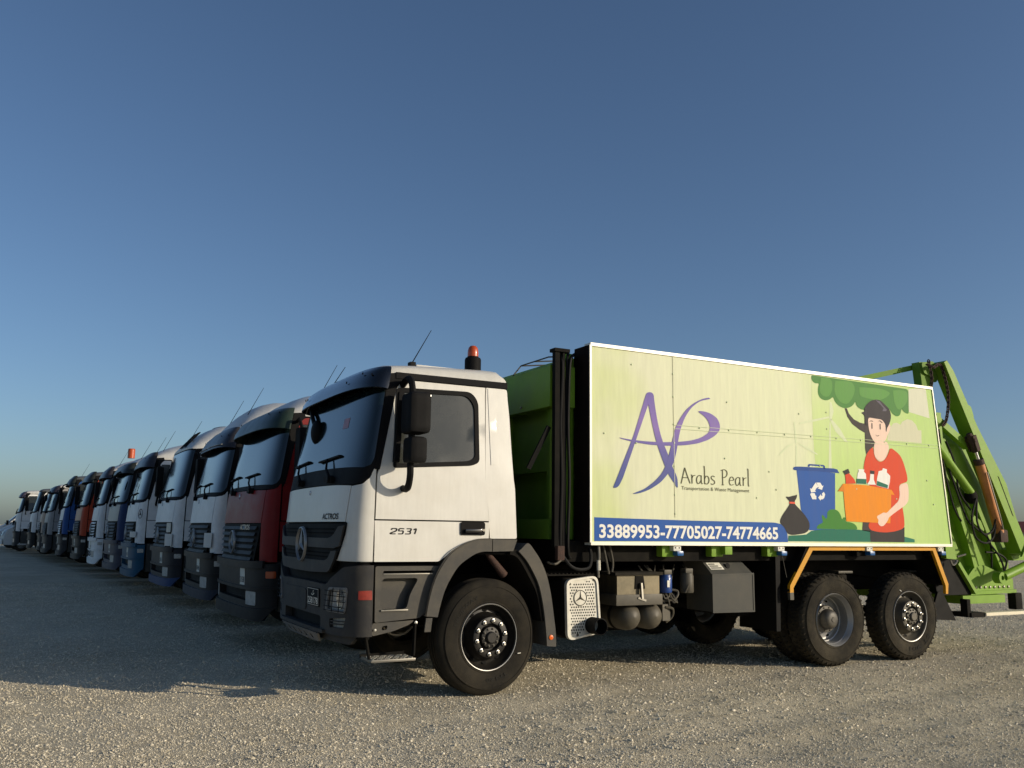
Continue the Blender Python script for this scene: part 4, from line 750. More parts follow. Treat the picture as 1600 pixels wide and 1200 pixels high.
# sheet seams and rivets
P('sheet_seam', [(2.141, 1.66), (2.147, 1.66), (2.150, 3.39), (2.144, 3.39)], side(YP-.005), .001, 'art_cloud', pan)
P('sheet_seam', [(2.147, 2.642), (6.47, 2.664), (6.47, 2.668), (2.147, 2.646)], side(YP-.0065), .002, 'art_turbine', pan)
P('sheet_seam', [(2.147, 2.602), (6.47, 2.626), (6.47, 2.630), (2.147, 2.606)], side(YP-.0065), .002, 'art_turbine', pan)
rv = cached('rivet', lambda: lathe_mesh('rivet', [(.010, -.004), (.009, .002), (.005, .004), (0, .005)], lambda a, b, h: Vector((a, -h, b)), 8))
for x_, z_ in [(2.146, z) for z in (1.7, 1.9, 2.2, 2.45, 2.65, 2.95, 3.2)]+[(2.5+.42*i, 2.62+.0053*(2.5+.42*i)) for i in range(10)]+[(2.9, 2.95), (3.5, 2.2), (3.3, 1.9), (1.25, 2.5), (1.65, 2.42), (4.0, 2.9), (4.3, 2.3), (3.6, 2.0), (1.6, 3.25), (2.85, 2.32), (4.9, 2.05), (6.2, 2.2), (6.3, 1.9), (4.45, 2.75), (4.45, 2.95), (5.6, 1.95)]:
    o = put('rivet', rv, 'art_turbine', pan); o.location = (x_, YP-.006, z_)
# brackets and side lamps under the panel, yellow mudguard tape
for x_, g, lp in ((2.13, 1, 1), (2.80, 1, 0), (3.61, 1, 1), (5.05, 0, 1), (6.36, 0, 1)):
    b_ = put('panel_bracket', box_mesh('panel_bracket', (x_-.10, x_+.06), (.05, .15), (1.25, 1.37), .01), 'green_paint' if g else 'chassis_black', T)
    if g and not lp: put('bracket_plate', box_mesh('bracket_plate', (x_+.03, x_+.13), (-.02, .05), (1.275, 1.372), .006), 'green_paint', b_)
    if lp:
        put('lamp_clip', box_mesh('lamp_clip', (x_, x_+.10), (-.015, .06), (1.312, 1.372), .008), 'lamp_white', b_)
        put('side_lamp', box_mesh('side_lamp', (x_+.035, x_+.12), (-.035, .05), (1.262, 1.312), .015), 'blue_lamp', b_)
        for q in (.025, .075): put('clip_hole', lathe_mesh('clip_hole', [(.009, 0), (0, .001)], (lambda qq: frame((x_+qq, -.0155, 1.345), (1, 0, 0), (0, 0, 1), (0, -1, 0)))(q), 10), 'number_black', b_)
mg = P('mudguard_tape', [(4.13, 1.375), (5.03, 1.375), (5.03, 1.32), (4.165, 1.32), (3.84, .90), (3.84, .85), (3.785, .85), (3.79, .93)], side(.0), .04, 'yellow_tape')
P('mudguard_tape', [(5.17, 1.375), (6.31, 1.375), (6.53, .90), (6.51, .78), (6.47, .78), (6.475, .88), (6.27, 1.32), (5.17, 1.32)], side(.0), .04, 'yellow_tape')
P('tape_end', [(3.784, .85), (3.841, .85), (3.841, .77), (3.786, .77)], side(.0), .04, 'tank_grey', mg)
P('mudguard_inner', [(3.9, 1.40), (6.5, 1.40), (6.5, .9), (5.2, 1.05), (3.9, .9)], side(.72), .02, 'chassis_black')
P('mudguard', [(4.13, 1.36), (6.31, 1.36), (6.53, .88), (6.55, .88), (6.33, 1.40), (4.10, 1.40), (3.77, .86), (3.80, .86)], side(.01), .7, 'chassis_black')
P('mud_flap', [(6.44, .98), (6.62, 1.22), (6.95, 1.2), (7.17, .75), (6.78, .75), (6.50, .75)], side(.14), .02, 'number_black')
P('mud_flap', [(6.48, .80), (6.56, .80), (6.80, .43), (6.30, .46)], side(.12), .03, 'number_black')
for x_ in (3.80, 5.1, 6.5): put('mud_flap', box_mesh('mud_flap', (x_, x_+.03), (1.75, 2.46), (.35, 1.3), .005), 'number_black', T)  # far-side flaps added around the far wheels to shut out skylight
P('mud_flap', [(3.68, 1.35), (3.75, 1.35), (3.72, .42), (3.66, .42)], side(.1), .6, 'number_black')
put('marker_chain', tube_mesh('marker_chain', [(3.68, .0, 1.28), (3.74, .0, 1.02)], .003, 5), 'tank_grey', T)
# ------------------------------------------------------------------ tailgate
tg = P('tailgate', [(6.60, 3.15), (6.60, 1.34), (6.84, 1.20), (7.20, .745), (8.20, .76), (8.24, 1.0), (8.26, 1.28), (8.05, 1.9), (7.66, 2.55), (7.30, 2.85), (6.95, 3.0)], side(.30), 1.9, 'green_paint')
bm_ = P('tailgate_beam', [(6.74, 3.80), (6.80, 3.83), (6.92, 3.70), (7.35, 2.965), (7.88, 2.215), (8.04, 1.76), (8.18, 1.50), (8.35, 1.25), (8.10, 1.28)], side(.0), .20, 'green_paint', tg)
P('tailgate_beam', [(6.74, 3.80), (6.80, 3.83), (6.92, 3.70), (7.35, 2.965), (7.88, 2.215), (8.04, 1.76), (8.18, 1.50), (8.35, 1.25), (8.10, 1.28)], side(2.3), .20, 'green_paint', tg)
P('tailgate_cheek', [(7.22, .76), (8.2, .77), (8.2, .93), (7.6, 1.12), (7.34, 1.12), (7.12, .90)], side(.22), .1, 'green_paint', tg)
P('beam_lug', rnd([(6.86, 3.78), (6.96, 3.74), (7.02, 3.60), (6.93, 3.62)], .03), side(.05), .04, 'green_paint', bm_)
P('beam_lug', rnd([(7.22, 3.28), (7.31, 3.25), (7.36, 3.10), (7.24, 3.12)], .03), side(.05), .04, 'green_paint', bm_)
P('beam_slot', [(7.70, 2.32), (7.72, 2.31), (7.98, 1.78), (7.955, 1.80)], side(-.003), .002, 'number_black', bm_)
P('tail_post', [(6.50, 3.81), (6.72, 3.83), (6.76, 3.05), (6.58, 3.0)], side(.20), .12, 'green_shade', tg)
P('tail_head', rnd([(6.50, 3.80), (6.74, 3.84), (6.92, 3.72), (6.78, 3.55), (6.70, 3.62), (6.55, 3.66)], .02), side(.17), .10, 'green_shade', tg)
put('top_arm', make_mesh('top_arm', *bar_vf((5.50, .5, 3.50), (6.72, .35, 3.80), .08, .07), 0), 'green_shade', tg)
put('top_arm', make_mesh('top_arm', *bar_vf((5.50, 2.0, 3.50), (6.72, 2.15, 3.80), .08, .07), 0), 'green_shade', tg)
def link_vf(c, d, s, r=.008, L=.035, wd=.018):
    d = Vector(d).normalized(); s = Vector(s); s = (s-d*s.dot(d)).normalized(); c = Vector(c)
    pts = [c+d*(L*math.sin(t)*(1 if abs(math.sin(t)) < 2 else 1))+s*wd*math.cos(t) for t in [2*math.pi*i/10 for i in range(11)]]
    return tube_vf(pts, r, 5, False)
chain = []
path = spline([(6.52, .08, 3.75), (6.60, .06, 3.73), (6.72, .05, 3.77), (6.80, .05, 3.6), (6.83, .04, 3.4), (6.80, .03, 3.2), (6.74, .03, 3.02), (6.66, .02, 2.95)], 12)
for i in range(0, len(path)-1, 2): chain.append(link_vf(path[i], path[i+1]-path[i], (1, 0, 0) if (i//2) % 2 else (0, 1, 0)))
path = spline([(6.56, .10, 3.80), (6.53, .05, 3.6), (6.50, .04, 3.45)], 10)
for i in range(0, len(path)-1, 2): chain.append(link_vf(path[i], path[i+1]-path[i], (1, 0, 0) if (i//2) % 2 else (0, 1, 0)))
put('safety_chain', make_mesh('safety_chain', *join(chain), 40), 'rust', tg)
cy = put('lift_cylinder', tube_mesh('lift_cylinder', [(7.275, -.03, 2.49), (7.60, -.03, 1.56)], .062, 20), 'orange_cyl', tg)
put('cylinder_rod', tube_mesh('cylinder_rod', [(7.20, -.03, 2.66), (7.28, -.03, 2.46)], .026, 12), 'chrome', cy)
put('cylinder_gland', tube_mesh('cylinder_gland', [(7.262, -.03, 2.52), (7.285, -.03, 2.455)], .069, 18), 'rust', cy)
put('rod_clevis', make_mesh('rod_clevis', *join([tube_vf([(7.10, -.03, 2.86), (7.14, -.03, 2.80), (7.215, -.03, 2.62)], [.03, .055, .042], 10), tube_vf([(7.15, -.10, 2.77), (7.15, .08, 2.77)], .03, 10), bar_vf((7.13, -.085, 2.83), (7.21, -.085, 2.63), .02, .07), bar_vf((7.13, .025, 2.83), (7.21, .025, 2.63), .02, .07)]), 40), 'rust', cy)
put('base_clevis', box_mesh('base_clevis', (7.54, 7.70), (-.09, .06), (1.43, 1.60), .03), 'rust', cy)
put('cylinder_pipe', tube_mesh('cylinder_pipe', spline([(7.32, -.11, 2.35), (7.40, -.115, 2.1), (7.52, -.115, 1.75), (7.58, -.1, 1.6)]), .011, 6), 'steel', cy)
put('guide_tube', tube_mesh('guide_tube', [(6.47, .05, 2.74), (7.17, .05, 2.08)], .055, 16), 'green_paint', tg)
put('tube_end', ell_mesh('tube_end', (7.19, .06, 2.03), .09, .08, .10), 'chassis_black', tg)
put('brace_bar', make_mesh('brace_bar', *bar_vf((6.58, .10, 3.06), (7.20, .08, 2.70), .08, .09), 0), 'green_paint', tg)
for a, b, w_, h_ in (((6.84, 2.55), (7.28, 1.42), .06, .10), ((7.28, 1.42), (7.38, 1.10), .06, .10), ((7.38, 1.10), (7.10, .88), .05, .04), ((7.10, .88), (7.22, .76), .05, .04), ((7.22, .76), (8.2, .77), .06, .045), ((6.66, 1.95), (7.02, 1.28), .05, .08), ((7.45, 2.0), (7.95, 1.05), .06, .07), ((6.88, 1.16), (7.2, .77), .16, .05), ((6.72, 2.85), (7.30, 1.75), .10, .10), ((7.0, 1.95), (7.62, 1.62), .05, .10)):
    put('stiffener_rib', make_mesh('stiffener_rib', *bar_vf((a[0], .27-w_*.5, a[1]), (b[0], .27-w_*.5, b[1]), w_+.06, h_), 0), 'green_paint', tg)
put('tailgate_edge', make_mesh('tailgate_edge', *bar_vf((6.64, .1, 3.12), (6.68, .1, 1.25), .10, .07, (0, 1, 0)), 0), 'green_paint', tg)
P('hinge_plate', rnd([(6.575, 1.37), (6.76, 1.37), (6.77, 1.215), (6.58, 1.22)], .01), side(.04), .08, 'green_paint', tg)
put('hinge_hook', tube_mesh('hinge_hook', spline([(6.64, .03, 1.20), (6.68, .03, 1.14), (6.74, .03, 1.16), (6.76, .03, 1.2)]), .014, 6), 'steel', tg)
put('latch_rod', tube_mesh('latch_rod', [(6.82, .06, 1.24), (6.99, .06, 1.27)], .012, 6), 'steel', tg)
lc = put('ejector_cylinder', tube_mesh('ejector_cylinder', [(7.66, .0, .98), (8.4, .0, 1.18)], .06, 16), 'green_paint', tg)
put('cylinder_eye', lathe_mesh('cylinder_eye', [(.03, -.05), (.075, -.05), (.075, .05), (.03, .05)], lambda a, b, h: Vector((7.60+a, .02+h, .965+b)), 18, True), 'green_paint', lc)
put('pivot_boss', lathe_mesh('pivot_boss', [(.06, 0), (.055, .03), (.02, .035), (0, .03)], frame((8.0, .298, .93), (1, 0, 0), (0, 0, 1), (0, -1, 0)), 18), 'green_paint', tg)
for pts in ([(6.70, .08, 2.6), (6.84, .05, 2.2), (7.02, .03, 1.75), (7.20, .04, 1.62), (7.45, .02, 1.45), (7.55, .08, 1.1)], [(7.18, -.02, 2.0), (7.02, -.05, 1.75), (7.05, -.06, 1.5), (7.25, -.06, 1.42), (7.45, -.04, 1.5), (7.52, -.05, 1.72)], [(7.22, .0, 1.98), (7.12, -.05, 1.7), (7.22, -.06, 1.54), (7.42, -.05, 1.58), (7.5, -.06, 1.75)], [(7.42, .03, 1.45), (7.6, .0, 1.25), (7.72, .02, 1.05), (7.66, .03, .95)], [(7.4, .05, 1.3), (7.62, .02, 1.28), (7.78, .02, 1.18), (7.70, .03, 1.0)], [(6.62, .06, 2.9), (6.66, .05, 2.4), (6.80, .05, 1.9), (6.95, .06, 1.7)], [(6.78, .08, 2.75), (6.9, .06, 2.45), (6.95, .06, 2.1), (7.15, .05, 1.85)]):
    put('hydraulic_hose', tube_mesh('hydraulic_hose', spline(pts, 8), .013, 7), 'hose', tg)
put('lower_box', make_mesh('lower_box', *box_vf((6.98, 7.86), (.13, 2.3), (.63, .735)), 0), 'green_paint', tg)
put('bar_bracket', box_mesh('bar_bracket', (6.90, 6.97), (.02, .12), (.48, .70), .006), 'chassis_black', tg)
put('bar_bracket', box_mesh('bar_bracket', (8.08, 8.22), (.12, .24), (.53, .75), .01), 'chassis_black', tg)
put('underrun_bar', make_mesh('underrun_bar', *box_vf((7.22, 8.9), (-.02, .10), (.485, .525)), 0), 'pale_bar', tg)
put('underrun_bar', make_mesh('underrun_bar', *box_vf((6.95, 7.22), (.0, .3), (.47, .53)), 0), 'chassis_black', tg)
P('tail_plate', [(8.05, 1.24), (8.6, 1.30), (8.6, 1.5), (8.2, 1.42)], side(-.03), .03, 'green_paint', tg)

P('hopper_lip', [(8.12, 1.33), (9.0, 1.45), (9.0, 1.20), (8.25, 1.18)], side(.22), 2.0, 'green_paint', tg)
P('tailgate_web', [(6.66, 2.9), (7.25, 2.72), (7.5, 2.3), (7.3, 2.05), (6.9, 2.3), (6.7, 2.5)], side(.24), .04, 'green_paint', tg)
for q in range(9): put('plate_bolt', cached('pbolt', lambda: lathe_mesh('plate_bolt', [(.018, 0), (.016, .012), (0, .014)], lambda a, b, h: Vector((a, -h, b)), 8)), 'steel', tg).location = (7.28+q*.1, .218, .83+.0*q)

# ------------------------------------------------------------------ the row of parked trucks
def rowmat(name, rgb, **k):
    if name not in M: mat(name, rgb, k.pop('rough', .4), spec=.25 if min(rgb) > 120 else .18, dust=k.pop('dust', .16 if min(rgb) > 120 else .05), **k)
    return name
HIGH = [(0, 2.97), (.05, 3.08), (.15, 3.25), (.28, 3.42), (.42, 3.53), (.6, 3.60), (1, 3.63)]
MID = [(0, 2.97), (.05, 3.03), (.15, 3.12), (.35, 3.24), (.6, 3.34), (1, 3.40)]
ROOF1 = [(0, 2.97), (.05, 3.04), (.15, 3.14), (.3, 3.25), (.5, 3.32), (.75, 3.36), (1, 3.38)]
ROOF3 = [(0, 2.97), (.05, 3.06), (.15, 3.2), (.3, 3.34), (.45, 3.44), (.65, 3.50), (1, 3.52)]
LOW = [(0, 2.97), (.03, 3.02), (.1, 3.06), (.3, 3.09), (1, 3.13)]
VIS = dict(big=[(3.0, .0), (2.975, .06), (2.90, .12), (2.78, .16), (2.70, .165)], tall=[(3.06, .0), (3.0, .05), (2.92, .09), (2.80, .12), (2.71, .125)])
def row_meshes(lod):
    D = {}
    st = .11 if lod < 2 else .2
    D['door'] = lambda f: slab_mesh('door', [door_upper(), win_loop()], skin(0, f), .03, st)
    D['doorlow'] = lambda f: slab_mesh('door_lower_panel', rnd(SL(DOOR_LOW), 0), skin(.005, f), .03, st)
    D['win'] = lambda f: slab_mesh('window', win_loop(-.005), skin(-.008, f), .01, st)
    D['sidep'] = lambda f: slab_mesh('side_panel', SL([(-.012, 1.425), (.275, 1.425), (.215, 2.6), (.2, 2.9), (-.028, 2.9)]), skin(0, f), .03, st)
    D['corner'] = lambda f: slab_mesh('corner_panel', rnd([(.010, 1.09), (.010, 2.035), (.026, 2.035), (.084, 1.99), (.20, 1.968), (.50, 1.955), (.545, 1.552), (.55, 1.09)], 0), skin(0, f), .03, st*.7)
    D['hood'] = lambda f: slab_mesh('front_panel', mir([(.508, 1.953), (K-.02, 1.965)])+[(2*K-.552, 1.556), (.552, 1.556)], skin(.004), .03, st)
    D['surr'] = lambda f: slab_mesh('windscreen_surround', rnd(mir([(.022, 2.05), (.088, 2.0), (.2, 1.975), (.5, 1.963), (K-.01, 1.975)])+[(2*K-.016, 2.93), (.016, 2.93)], 0), skin(.002), .02, st)
    D['glass'] = lambda f: slab_mesh('windscreen', rnd(mir([(.06, 2.10, .03), (.14, 2.04, .03), (.28, 2.02), (K-.01, 2.03)])+[(2*K-.04, 2.9), (.04, 2.9)], 0), skin(.006), .006, st)
    D['trim'] = lambda f: slab_mesh('pillar_trim', [(-.022, 2.03), (.02, 2.03), (.02, 2.93), (-.11, 2.945), (-.14, 2.885), (-.078, 2.80)], skin(.006, f), .03, st)
    D['grille'] = lambda f: slab_mesh('grille', rnd(mir([(.56, 1.548), (.66, 1.30), (.80, 1.07, .04)]), 0), skin(-.004), .03, st)
    D['bumper'] = lambda f: slab_mesh('bumper', [rnd(mir([(.002, 1.07), (.5, 1.06), (.8, 1.045), (K-.02, 1.04)])+[(2*K-.012, .55), (2*K-.4, .50), (.4, .50), (.012, .55)], 0), rnd(ym(.45, 2.05, .62, .76), .02)], skin(.04), .08, st*.7)
    D['lip'] = lambda f: slab_mesh('bumper_lip', rnd(mir([(.03, .56), (.4, .545), (K-.02, .54)])+[(2*K-.3, .40), (.3, .40)], 0), skin(.075), .07, st)
    D['back'] = lambda f: slab_mesh('bumper_backing', [(.01, .5), (.01, 1.1), (2*K-.01, 1.1), (2*K-.01, .5)], skin(-.04), .02, st)
    D['lamp'] = lambda f: slab_mesh('headlamp', rnd([(my_(.16, .74), .735), (my_(.44, .74), .735), (my_(.44, .58), .575), (my_(.16, .58), .575)], .02), skin(.046, f), .01, st)
    D['step'] = lambda f: slab_mesh('bumper_step', rnd(mir([(.01, .80), (.4, .79), (K-.02, .785)])+mir([(.01, .765), (.4, .755), (K-.02, .75)])[::-1], 0), skin(.062), .03, st)
    D['top'] = lambda f: slab_mesh('bumper_top', rnd(mir([(.30, 1.105), (.7, 1.10), (K-.02, 1.095)])+mir([(.30, 1.02), (.7, 1.01), (K-.02, 1.005)])[::-1], 0), skin(.075), .05, st)
    return D
def row_truck(spec):
    n = spec; k = n['k']; lod = 0 if k <= 4 else 1 if k <= 8 else 2
    E_ = empty('parked_truck', (n['x'], n['y'], .005*max(0, n['y']-5)), R((0, .6, -.8, .5, -.4, 1.1, -1.0, .7, -.6, .9, -.9, .5, -.7)[k]), label=n['label'], cat='truck', group='lorries parked side by side in the row')
    if k >= 9: E_.scale = (.97, .97, .94)
    mm = row_meshes(lod); lk = 0 if lod < 2 else 2
    def g(key, f=0): return cached((key, f, lk), lambda: mm[key](f))
    pm = rowmat(n['paint'][0], n['paint'][1]); fm = rowmat(*n['front']) if n.get('front') else pm; bmp = rowmat(*n['bumper'])
    put('cab_shell', cached('shell', shell_mesh), 'shell_dark', E_)
    rp = n.get('roof', HIGH); rm = rowmat(*n['roofpaint']) if n.get('roofpaint') else 'white_dirty'
    rf = put('roof', cached(('roof', id(rp)), lambda: roof_mesh(rp, side_pow=2.6 if rp is not LOW else 5)), rm, E_)
    for f in (0, 1):
        d = put('door', g('door', f), pm, E_); put('door_lower_panel', g('doorlow', f), pm, d); put('window', g('win', f), 'side_glass', d)
        put('side_panel', g('sidep', f), pm, E_); put('corner_panel', g('corner', f), pm, E_); put('pillar_trim', g('trim', f), 'black_plastic', E_)
    hd = put('front_panel', g('hood'), fm, E_)
    ws_ = put('windscreen_surround', g('surr'), 'black_plastic', E_); put('windscreen', g('glass'), 'windscreen_glass', ws_)
    gr_ = put('grille', g('grille'), 'number_black', E_); gm = rowmat(*n['grille']) if n.get('grille') else 'row_grille'
    for i in range(6):
        z_ = 1.115+i*.076
        put('grille_slat', cached(('slat', i, lk), lambda: slab_mesh('grille_slat', ym(.40-.05*i*.55, 2.10+.05*i*.55, z_-.021, z_+.021), lambda m, z, o: cs(m, z, .016+o-(z-z_)*.5), .014, .12)), gm, gr_)
    put('star_emblem', cached('rowstar', lambda: star_mesh(frame(cs(K, 1.31, .035), (0, -1, 0), (0, 0, 1), (-1, 0, 0)), .15, .018)), 'emblem_silver', gr_)
    bp_ = put('bumper', g('bumper'), bmp, E_); put('bumper_backing', g('back'), 'number_black', bp_)
    put('bumper_step', g('step'), bmp, bp_); put('bumper_top', g('top'), bmp, bp_)
    put('bumper_lip', g('lip'), rowmat(*n['lip']) if n.get('lip') else bmp, bp_)
    for f in (0, 1): put('headlamp', g('lamp', f), 'row_lens', E_)
    if lod < 2:
        for f in (0, 1): put('turn_lamp', cached(('turn', f), lambda: slab_mesh('turn_lamp', rnd([(.03, .98), (.25, .98), (.25, .90), (.03, .90)], .02), skin(.043, f), .01, .1)), 'orange_lens' if n.get('amber') else 'lens', E_)
        np_ = put('number_plate', cached('rowplate', lambda: slab_mesh('number_plate', ym(.50, .70, .80, 1.0), skin(.045), .006, .2)), 'label_white', E_)
        put('plate_digits', cached(('rowdig', k), lambda: text_mesh(n.get('plate', '4218'), lambda a, b, o: cs(my_(a, b), b, .0465), .69, .51, .83, .90, .01)), 'text_dark', np_)
        put('front_panel_badge', cached('rowbadge', lambda: star_mesh(frame(cs(K, 1.90, .008), (0, -1, 0), (0, 0, 1), (-1, 0, 0)), .035, .004)), 'chrome', hd)
    wiper(E_, .62, k); wiper(E_, 1.62, k)
    if n.get('visor'):
        vn, vm = n['visor'][0], rowmat(n['visor'][1], n['visor'][2], rough=.3, dust=.12)
        v_ = put('sun_visor', cached(('vis', vn), lambda: visor_mesh(VIS[vn], .05, 2*K-.05)), vm, E_)
        if lod < 2:
            for m_ in (.4, .85, 1.85, 2.3): put('visor_bolt', cached(('vb', m_, vn), lambda: make_mesh('visor_bolt', *bolt_v(cs(m_, 2.90, (.125 if vn == 'big' else .1)*(.55+.45*math.sin(math.pi*(m_-.05)/(2*K-.1))**.5))), 30)), 'number_black', v_)
    if n.get('amber_text'): put('badge_lettering', cached('rowact', lambda: text_mesh('ACTROS', lambda a, b, o: cs(my_(a, b), b, .035), .84, .42, 1.47, 1.535, .012)), 'text_chrome', gr_)
    for f in (0, 1):
        fl_ = (lambda p: (p[0], W-p[1], p[2])) if f else (lambda p: p)
        mi_ = put('door_mirror', cached(('rmir', f), lambda: make_mesh('door_mirror', *tube_vf([fl_(p) for p in ((-1.0, .1, 2.82), (-1.02, -.08, 2.84), (-1.0, -.16, 2.7), (-1.0, -.16, 2.1), (-1.02, -.08, 1.92), (-1.0, .06, 1.9))], .022, 6), 40)), 'black_plastic', E_)
        put('mirror_housing', cached(('rmh', f), lambda: box_mesh('mirror_housing', (-1.06, -.92), (W+.05, W+.26) if f else (-.26, -.05), (2.08, 2.72), .04)), 'black_plastic', mi_)
    if n.get('kerb'):
        km_ = put('kerb_mirror', cached('rkm', lambda: make_mesh('kerb_mirror', *tube_vf(spline([(-1.22, .45, 2.80), (-1.40, .42, 2.74), (-1.48, .42, 2.62)]), .02, 6), 40)), 'black_plastic', E_)
        put('mirror_housing', cached('rkh', lambda: ell_mesh('mirror_housing', (-1.49, .42, 2.50), .06, .13, .13, 12)), 'black_plastic', km_)
    for i, (yy, xx) in enumerate(n.get('aerials', ((.5, -.9),))):
        put('aerial', cached(('aer', yy, xx, id(rp)), lambda: tube_mesh('aerial', [(xx, yy, ip(rp, (xx+1.15)/1.35)-.04), (xx+.22, yy-.05, ip(rp, (xx+1.15)/1.35)+.42)], [.006, .003], 5)), 'number_black', E_)
    ch = put('chassis_frame', cached('rowch', lambda: make_mesh('chassis_frame', *join([box_vf((-1.0, 5.6), (.78, .86), (.80, 1.06)), box_vf((-1.0, 5.6), (1.64, 1.72), (.80, 1.06)), box_vf((-1.05, .6), (.35, 2.15), (.72, 1.3)), box_vf((.9, 2.4), (.12, .75), (.55, 1.05)), box_vf((.9, 2.4), (1.75, 2.38), (.55, 1.05))]), 0)), 'chassis_black', E_)
    put('side_skirt', cached('rowsk', lambda: box_mesh('side_skirt', (-1.13, -.62), (.03, .3), (.5, 1.09), .02)), 'grey_plastic', E_); put('side_skirt', cached('rowsk2', lambda: box_mesh('side_skirt', (-1.13, -.62), (2.2, 2.47), (.5, 1.09), .02)), 'grey_plastic', E_)
    for f in (0, 1):
        put('wheel_arch', cached(('rowarch', f), lambda: slab_mesh('wheel_arch', sm(AO)+sm(AI), (lambda a, b, o: Vector((a, W+.0+o, b))) if f else side(.0), .30)), 'bumper_plastic', E_)
        for x_ in (0, 4.6 if k == 1 else 3.9): wheel(E_, (x_, 2.48 if f else .02, .53), 'front' if not x_ else 'dual', far=bool(f), detail=False)
    cb = n.get('cargo')
    if cb == 'tractor':
        put('fifth_wheel', cached('fifth', lambda: make_mesh('fifth_wheel', *join([lathe_vf([(0, 1.2), (.45, 1.2), (.45, 1.1), (0, 1.1)], lambda a, b, h: Vector((3.3+a, 1.25+b, h)), 20)]), 0)), 'chassis_black', E_)
    else:
        put('skylight_skirt', cached(('skyskirt', k == 1), lambda: make_mesh('skylight_skirt', *join([box_vf((.6, 5.6), (2.30, 2.34), (.45, 1.14)), box_vf((.62, 6.2 if k == 1 else 3.4), (.40, .44), (.10 if k == 1 else .3, 1.14)), box_vf((.6, 5.6), (.44, 2.30), (1.10, 1.14))]), 0)), 'chassis_black', E_)  # unseen skirts added to block skylight under the trucks, deeper on the first
        put('cargo_body', cached(('cargo', cb), lambda: box_mesh('cargo_body', (.55, 5.8), (.06, 2.44), (1.12, 2.35 if cb == 'tipper' else 2.75), .03)), rowmat(*n.get('cargopaint', ('cargo_grey', (120, 122, 118)))), E_)
    # individual fittings
    if n.get('frames'):
        for yy in (.55, .95):
            for dz in (0, .15):
                zc = 3.05+dz; pr_ = lambda y, z: cs(my_(y, 2.95), 2.95, 0)+Vector(((z-2.95)*.85-.05, 0, z-2.95))
                L = [pr_(yy, zc-.05), pr_(yy+.24, zc-.05), pr_(yy+.24, zc+.08), pr_(yy, zc+.08)]
                put('marker_lamp_frame', make_mesh('marker_lamp_frame', *join([tube_vf([L[i], L[(i+1) % 4]], .012, 6) for i in range(4)]), 0), 'number_black', rf)
    if n.get('disc'): put('corner_emblem', star_mesh(lambda a, b, o: cs(.30+a*1.25, 1.72+b, .006+o), .10, .008), 'text_dark', E_)
    if n.get('beacon'):
        put('beacon_lens', lathe_mesh('beacon_lens', [(0, 0), (.10, 0), (.10, .26), (.085, .28), (0, .28)], lambda a, b, h: Vector((-.55+a, 1.3+b, 3.38+h)), 18), 'orange_lens', E_)
    if n.get('roof_emblem'): put('roof_emblem', star_mesh(frame((-.72, .75, 3.33), (0, -1, 0), (.7, 0, .72), (-.72, 0, .7)), .07, .01), 'number_black', rf)
    if n.get('hatch'): put('roof_hatch', ell_mesh('roof_hatch', (-.2, 1.7, 3.46), .3, .35, .09), 'grey_plastic', rf)
    if n.get('plates'):
        for (y0, y1, z0, z1, m_) in n['plates']: put('front_plate', slab_mesh('front_plate', rnd(ym(y0, y1, z0, z1), .02), skin(.035), .01, .15), m_, E_)
    if n.get('visor_text'): put('visor_strip', make_mesh('visor_strip', *join([bar_vf(cs(.45+i*.06, 2.75, .125), cs(.49+i*.06, 2.75, .127), .004, .03, (1, 0, 0)) for i in range(26)]), 0), 'label_white', v_)
    if n.get('slots'):
        for z_ in (.62, .70, .78, 1.14, 1.22, 1.30, 1.38, 1.46): put('vent_slot', slab_mesh('vent_slot', rnd(ym(.55, 1.95, z_-.018, z_+.018), .01), skin(.052 if z_ < 1.05 else .034), .004, .2), 'number_black', E_)
    return E_
WHT = ('row_white', (233, 233, 230)); DKB = ('row_bumper', (28, 30, 34)); 
